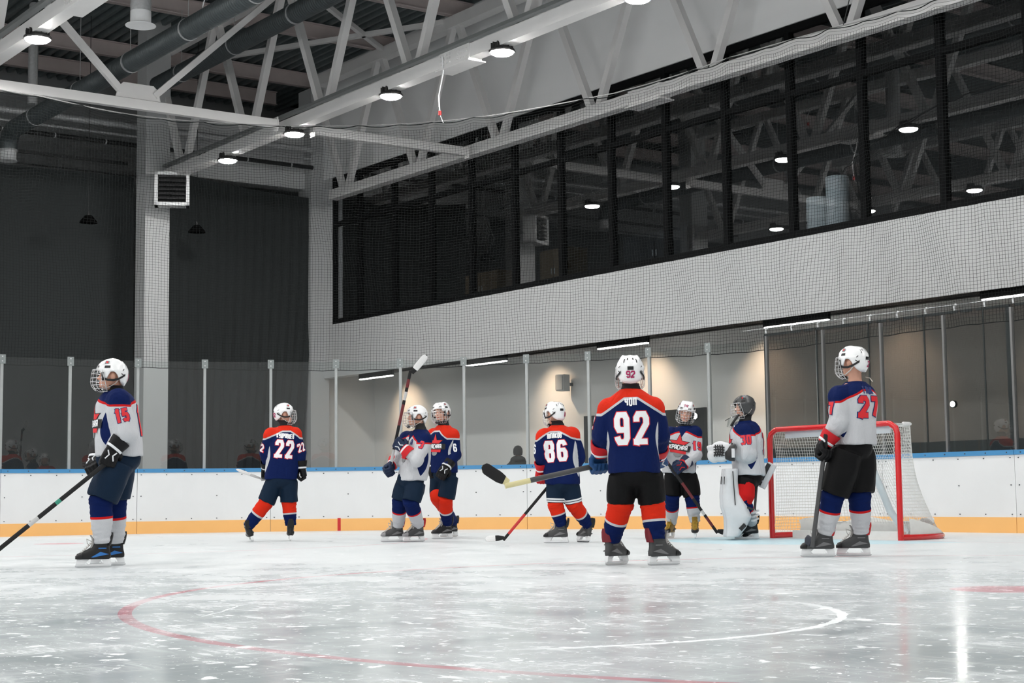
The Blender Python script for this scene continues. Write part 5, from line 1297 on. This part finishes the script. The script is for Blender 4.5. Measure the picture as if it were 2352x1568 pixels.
# ---------------------------------------------------------------- goalkeeper 30
fr = Frame(1708, 1239)
J = dict(head=fr(1709, 934), neck=fr(1712, 966), shA=fr(1712, 992, -.15), shB=fr(1712, 992, .20), elA=fr(1716, 1042, -.20), elB=fr(1738, 1040, .24), wrA=fr(1684, 1046, -.17), wrB=fr(1748, 1076, .20),
         hem=fr(1720, 1092), hipA=fr(1716, 1098, -.09), hipB=fr(1722, 1098, .12), knA=fr(1706, 1150, -.11), knB=fr(1700, 1150, .14), ftA=foot(fr, 1722, 1238, 184), ftB=foot(fr, 1712, 1232, 184))
b30, bv, jer = person('person in white jersey 30 with goalkeeper pads and dark helmet beside the goal', fr, J, 188, 196, 'white', pants_black, helm=helmet_black, goalie=True, plen=.35, skates=(('black', (.012, .012, .013)), ('black', (.012, .012, .013)), ('black', (.012, .012, .013))), seed=9, wh=.19, dh=.175, wc=.20, dc=.19, thigh=(.11, .115, .11), sleeve_r=(.10, .105, .105, .068, .052), tilt=4)
sleeve_num('30', bv, J['shA'], J['elA'], -fr.t, dec_red, dec_navy, jer, .09, .45, .022)
back_print(fr, J, 188, bv, jer, '', '30', dec_red, dec_navy, dec_navy, .20, .56)
cf = fr.dir(188); ax = (J['neck'] - J['hem']).normalized(); u = ax.cross(cf)
logo(bv, J['hem'] + (J['neck'] - J['hem']) * .58, u, ax, jer, .9)
for q, t0 in (('A', -.10), ('B', .13)):
    mb = MB(); mb.tube([fr(1712, 1104, t0), fr(1711, 1122, t0), fr(1710, 1138, t0 - .01), fr(1706, 1152, t0)], [.108, .112, .114, .10], 22); link_mesh('knee_sock', remesh(mb, .012, 3), mat('red_knee_knit', (.50, .012, .012), .85, bump=.3, scale=90, spec=.12), b30, b30['_o'])
pad_m = mat('white_pad_leather', (.60, .61, .63), .5, var=.05, bump=.2, scale=20); padd = mat('pad_black', (.01, .01, .011), .5)
for q, t0, side in (('A', -.12, -1), ('B', .17, 1)):
    dx = 0 if q == 'A' else -7
    path = [(1680, 1076), (1678, 1105), (1679, 1135), (1688, 1162), (1697, 1186), (1692, 1210), (1682, 1234)]
    hw = [.075, .082, .098, .135, .140, .110, .072]
    rings = []
    for (x, y), w in zip(path, hw):
        c = fr(x + dx, y, t0); c.z = max(c.z, .035); rings.append(sup_ring(c, fr.r, fr.t, w, .125 if w < .12 else .14, 24, 4))
    mb = MB(); mb.loft(rings); me = remesh(mb, .012, 3); pad = link_mesh('leg_pad', me, pad_m, b30, b30['_o'])
    mb = MB()
    for a, b_, w in (((1683, 1082), (1689, 1160), .010), ((1664, 1094), (1663, 1112), .010), ((1716, 1165), (1732, 1170), .022), ((1700, 1216), (1712, 1204), .045)):
        A1, B1 = fr(a[0] + dx, a[1], t0 - .135), fr(b_[0] + dx, b_[1], t0 - .135); mb.bar(A1, B1, .014, w, tuple(fr.r))
    mb.build('pad_strap', padd, pad, smooth=False)
    if q == 'A':
        mb = MB()
        for i in range(3): mb.bar(fr(1728, 1178 + 9 * i, -.09), fr(1741, 1172 + 9 * i, .02), .03, .018, (0, 0, 1))
        mb.build('calf_strap', pad_m, pad, smooth=False)
# catching glove: rounded white mitt, black webbing, wrist pad
gw = fr(1655, 1037, -.20)
mb = MB(); mb.ball(gw, (.125, .075, .118), (fr.r, fr.t, UP), 24, 14); mb.ball(gw + fr.r * -.07 - UP * .04, (.08, .07, .085), (fr.r, fr.t, UP)); mb.ball(gw + fr.r * .05 + UP * .03, (.08, .08, .075), (fr.r, fr.t, UP))
for k in range(5):                                                   # fingers and thumb in the mitt
    a = fr.r * -.02 + UP * (.05 - .028 * k); mb.tube([gw + a, gw + a - fr.r * (.08 - .006 * k) - fr.t * .03, gw + a - fr.r * (.125 - .008 * k) - fr.t * .0], [.03, .027, .02], 10)
cg = link_mesh('catching_glove', remesh(mb, .008, 2), pad_m, b30, b30['_o'])
mb = MB()
for k in range(4):
    mb.tube([gw - fr.t * .085 + fr.r * (-.055 + .025 * k) + UP * .075, gw - fr.t * .095 + fr.r * (-.05 + .026 * k), gw - fr.t * .08 + fr.r * (-.07 + .028 * k) - UP * .055], .007, 6)
    mb.tube([gw - fr.t * .088 + fr.r * -.075 + UP * (.05 - .03 * k), gw - fr.t * .097 + fr.r * -.02 + UP * (.055 - .03 * k), gw - fr.t * .085 + fr.r * .045 + UP * (.045 - .03 * k)], .007, 6)
mb.build('webbing', padd, cg)
mb = MB(); mb.loft([sup_ring(gw + fr.r * x + UP * (z), fr.t, UP, a, b_, 20, 3) for x, z, a, b_ in ((.05, -.03, .07, .055), (.10, -.02, .09, .085), (.155, -.01, .095, .10))]); mb.build('wrist_pad', padd, cg)
mb = MB(); mb.box(gw + fr.r * .14 - fr.t * .098 + UP * -.02, (.035, .012, .10), (fr.r, fr.t, UP)); mb.build('wrist_label', pad_m, cg, smooth=False)
# blocker
bw_ = fr(1757, 1090, .22); q = Matrix.Rotation(R_(28), 3, fr.t); bx, bz = q @ fr.r, q @ UP
mb = MB(); mb.loft([sup_ring(bw_ + bz * z + bx * .02, bx, fr.t, .055, .10, 20, 5) for z in (-.15, -.12, .12, .15)]); mb.loft([sup_ring(bw_ + bz * z - bx * .05, bx, fr.t, .05, .06, 16, 3) for z in (-.06, .0, .08)])
for k in range(5): mb.tube([bw_ - bx * .06 + fr.t * (.04 - .02 * k) + bz * .02, bw_ - bx * .10 + fr.t * (.04 - .02 * k) - bz * .02, bw_ - bx * .08 + fr.t * (.04 - .02 * k) - bz * .06], [.015, .014, .011], 8)
bk = link_mesh('blocker', remesh(mb, .009, 2), pad_m, b30, b30['_o'])
mb = MB(); mb.box(bw_ - fr.t * .103 + bx * -.015 + bz * .03, (.05, .012, .20), (bx, fr.t, bz)); mb.box(bw_ - fr.t * .103 + bx * -.02 - bz * .11, (.06, .014, .05), (bx, fr.t, bz)); mb.build('blocker_panel', padd, bk, smooth=False)
# throat guard
tg_ = bpy.data.objects
mb = MB(); mb.loft([[fr(1672, 962, -.06), fr(1692, 952, -.10), fr(1700, 958, -.10)], [fr(1669, 980, -.06), fr(1684, 984, -.10), fr(1694, 974, -.10)]], False); mb.build('throat_guard', glass('throat_plastic', (.8, .82, .82), 1.5, 2.0, base=.25), b30)
mb = MB(); mb.tube([fr(1697, 952, -.09), fr(1685, 968, -.10), fr(1679, 978, -.09)], .014, 8); mb.tube([fr(1700, 950, -.08), fr(1672, 962, -.05), fr(1666, 966, -.04)], .004, 6); mb.build('throat_strap', strap_m, b30)
stick('dark goalkeeper stick hanging behind the white pads', [fr(1742, 1060, .26), fr(1733, 1175, .16), fr(1729, 1226, .16)], fr(1690, 1236, .18), fr.t, (('charcoal', (.055, .056, .058)), ('charcoal', (.055, .056, .058)), ('black', (.008, .008, .009))), .030, 'goalkeeper_stick', blade_h=.085)

# ---------------------------------------------------------------- spectator in a dark hood behind the glass
P = on_y(1190, 1070, 18.1); fr = Frame(1190, 1200); fr.P = Vector((P.x, P.y, -.02)); d = Vector((P.x, P.y, 0)); fr.D = d.length; fr.t = d / fr.D; fr.r = Vector((fr.t.y, -fr.t.x, 0))
P0 = fr.P; L = lambda x, t, z: Vector((P0.x, P0.y, -.02)) + fr.r * x + fr.t * t + UP * z
A = axes(fr.dir(80), 8); mb = MB(); hc = L(0, 0, 1.37); head_parts(mb, hc, A)
mb.tube([hc - UP * .06, L(0, -.02, 1.15)], [.05, .06], 12); mb.loft([sup_ring(L(0, 0, z), fr.r, fr.t, a, b, 20) for z, a, b in ((.62, .13, .10), (.9, .14, .11), (1.14, .13, .1))])
for s_ in (-1, 1):
    mb.tube([L(s_ * .13, 0, 1.1), L(s_ * .2, .05, .85), L(s_ * .14, .2, .78)], [.05, .04, .03], 10)
    mb.tube([L(s_ * .08, 0, .62), L(s_ * .09, .02, .35), L(s_ * .09, 0, .06)], [.07, .055, .04], 10)
me = remesh(mb, .009, 1)
for nm in ('eye', 'iris', 'brow', 'lip'): attr(me, nm, np.ones(len(me.vertices)))
sp = link_mesh('person', me, skin_m, None, P0); tag(sp, 'person in a dark hooded jacket seen from behind, sitting low behind the rink glass', 'person')
dark_jacket = mat('dark_jacket_cloth', (.010, .012, .012), .8, var=.3, bump=.4, scale=25)
mb = MB(); mb.loft([sup_ring(L(0, 0, z), fr.r, fr.t, a, b, 28, 2.3) for z, a, b in ((.58, .23, .17), (.85, .235, .17), (1.07, .225, .16), (1.17, .18, .14), (1.24, .12, .12))])
for s_ in (-1, 1): mb.tube([L(s_ * .15, 0, 1.10), L(s_ * .23, .02, 1.02), L(s_ * .24, .06, .84), L(s_ * .16, .22, .78)], [.075, .085, .07, .055], 14)
mb.ball(L(0, -.05, 1.22), (.15, .11, .085), (fr.r, fr.t, UP))
link_mesh('jacket', remesh(mb, .012, 3), dark_jacket, sp, P0)
mb = MB(); mb.loft([sup_ring(hc + UP * z - fr.t * .01, fr.r, fr.t, a, b, 24, 2) for z, a, b in ((-.06, .082, .095), (.0, .092, .108), (.06, .086, .100), (.105, .06, .07), (.125, .02, .025))]); mb.build('knit_hat', mat('dark_knit', (.02, .021, .022), .9, bump=.6, scale=90), sp)
mb = MB()
for s_ in (-1, 1): mb.tube([L(s_ * .085, 0, .66), L(s_ * .09, .02, .35), L(s_ * .09, 0, .08)], [.095, .075, .065], 14)
link_mesh('trousers', remesh(mb, .012, 2), dark_jacket, sp, P0)
for s_ in (-1, 1):
    mb = MB(); mb.loft([sup_ring(L(s_ * .09, .04, z), fr.r, fr.t, a, b, 18, 3) for z, a, b in ((.0, .045, .12), (.05, .045, .12), (.08, .04, .08), (.12, .04, .055))]); mb.build('boot', black_plastic, sp)

# ================================================================ goal
gx, gy = -12.30, 13.35
r = empty('hockey_goal', (gx, gy, 0)); tag(r, 'red framed hockey goal with white net standing on the ice', 'goal')
red_pipe = mat('red_goal_enamel', (.58, .008, .012), .25, var=.06, coat=.4)
HW, HT = .945, 1.245
for s_ in (-1, 1):
    MB().tube([(gx + s_ * HW, gy, 0), (gx + s_ * HW, gy, HT - .11), (gx + s_ * (HW - .02), gy, HT - .05), (gx + s_ * (HW - .09), gy, HT - .005), (gx + s_ * (HW - .12), gy, HT)], .032, 14).build('post', red_pipe, r)
MB().tube([(gx - HW + .12, gy, HT), (gx + HW - .12, gy, HT)], .032, 14).build('crossbar', red_pipe, r)
def base_path(n=28):
    pts = []
    for i in range(n + 1):
        a = math.pi * i / n; pts.append(Vector((gx - math.copysign(abs(math.cos(a)) ** .75, math.cos(a)) * (HW + .10 * math.sin(a)), gy + 1.12 * math.sin(a) ** .75 if i not in (0, n) else gy, .03)))
    return pts
bp = base_path(); MB().tube(bp, .035, 10).build('base_frame', red_pipe, r)
def top_path(n=28):
    pts = []
    for i in range(n + 1):
        a = math.pi * i / n; pts.append(Vector((gx - math.copysign(abs(math.cos(a)) ** .55, math.cos(a)) * (HW - .04), gy + .50 * max(0, math.sin(a)) ** .55, HT)))
    return pts
tp_ = top_path(); MB().tube(tp_[1:-1], .018, 8).build('top_frame', white_plastic, r)
for x in (.28,):
    MB().tube([(gx - .04, gy + .47, HT - .02), (gx + .12, gy + .80, .3), (gx + .17, gy + 1.0, .05)], .04, 10).build('back_support', mat('pale_goal_pad', (.62, .70, .74), .5), r)
net_m = mat('white_goal_cord', (.74, .74, .72), .8)
def net_part(name, top, bot, sag=.06, cu=.042, cv=.040):
    """cords between two edge lines"""
    def at(pl, q):
        L_ = [0]
        for a, b in zip(pl[:-1], pl[1:]): L_.append(L_[-1] + (b - a).length)
        s = q * L_[-1]; i = min(len(pl) - 2, int(np.searchsorted(L_, s, side='right')) - 1); i = max(i, 0)
        return pl[i].lerp(pl[i + 1], (s - L_[i]) / max(1e-6, L_[i + 1] - L_[i])), L_[-1]
    nu = int(at(bot, 0)[1] / cu); nv = int(max((a - b).length for a, b in zip(top, bot)) / cv) + 1
    Gd = []
    cen = Vector((gx, gy + .3, .5))
    for j in range(nv + 1):
        w = j / nv; row = []
        for i in range(nu + 1):
            q = i / nu; p = at(top, q)[0].lerp(at(bot, q)[0], w); inw = (cen - p); inw.z = 0; inw = inw.normalized() if inw.length > .05 else Vector((0, 0, 0))
            row.append(p + inw * (sag * math.sin(math.pi * w) * (1 + .4 * math.sin(q * 9)) + .012 * math.sin(q * 40 + w * 9)))
        Gd.append(row)
    mb = MB()
    for row in Gd: mb.tube(row, .0026, 3, False)
    for i in range(nu + 1): mb.tube([Gd[j][i] for j in range(nv + 1)], .0026, 3, False)
    return mb.build(name, net_m, r, sharp=0)
net_part('back_net', tp_, bp)
front = [Vector((p.x, gy, HT)) for p in tp_]
net_part('top_net', front, tp_, .0, .042, .04)
mb = MB()                                            # rolled white skirt inside the goal and the padded top strip
for (a, b) in ((.08, .92),):
    rows = []
    for k in range(27):
        q = a + (b - a) * k / 26; i = q * (len(bp) - 1); i0 = min(int(i), len(bp) - 2); p = bp[i0].lerp(bp[i0 + 1], i - i0); inw = Vector((gx, gy + .2, .03)) - p; inw.z = 0; inw.normalize()
        hh = .17 + .03 * math.sin(k * .8); rows.append([p + inw * .04 + Vector((0, 0, z)) + inw * (.05 * math.sin(math.pi * z / .2)) for z in (0.0, .05, .1, .15, hh)])
    mb.loft(rows, closed=False)
sk = mb.build('net_skirt', mat('white_goal_canvas', (.70, .70, .68), .8, var=.08), r, sharp=0)
mb = MB(); mb.bar((gx - HW + .2, gy + .06, HT - .06), (gx + HW - .14, gy + .06, HT - .06), .03, .085); mb.build('top_pad', mat('pale_goal_pad', (.50, .57, .60), .5), r, smooth=False)
mb = MB(); mb.bar((gx - HW + .26, gy + .10, .045), (gx + HW - .04, gy + .10, .045), .08, .09); mb.build('bottom_pad', mat('white_goal_canvas', (.70, .70, .68), .8, var=.08), r, smooth=False)
mb = MB()                                            # white canvas corner over the base
bq, tq = base_path(112), top_path(112); i0, i1 = 82, 110; rows = []
for k in range(i0, i1 + 1):
    p = bq[k]; t = tq[k]; g = (k - i0) / (i1 - i0); h_ = .015 + .15 * g; out = Vector((p.x - gx, p.y - gy - .3, 0)).normalized()
    rows.append([p + Vector((0, 0, .03)) + out * .014, p.lerp(t, h_ * .5) + out * .03, p.lerp(t, h_) + out * .018])
mb.loft(rows, closed=False); mb.build('corner_canvas', mat('white_goal_canvas', (.70, .70, .68), .8, var=.08), r, sharp=0)
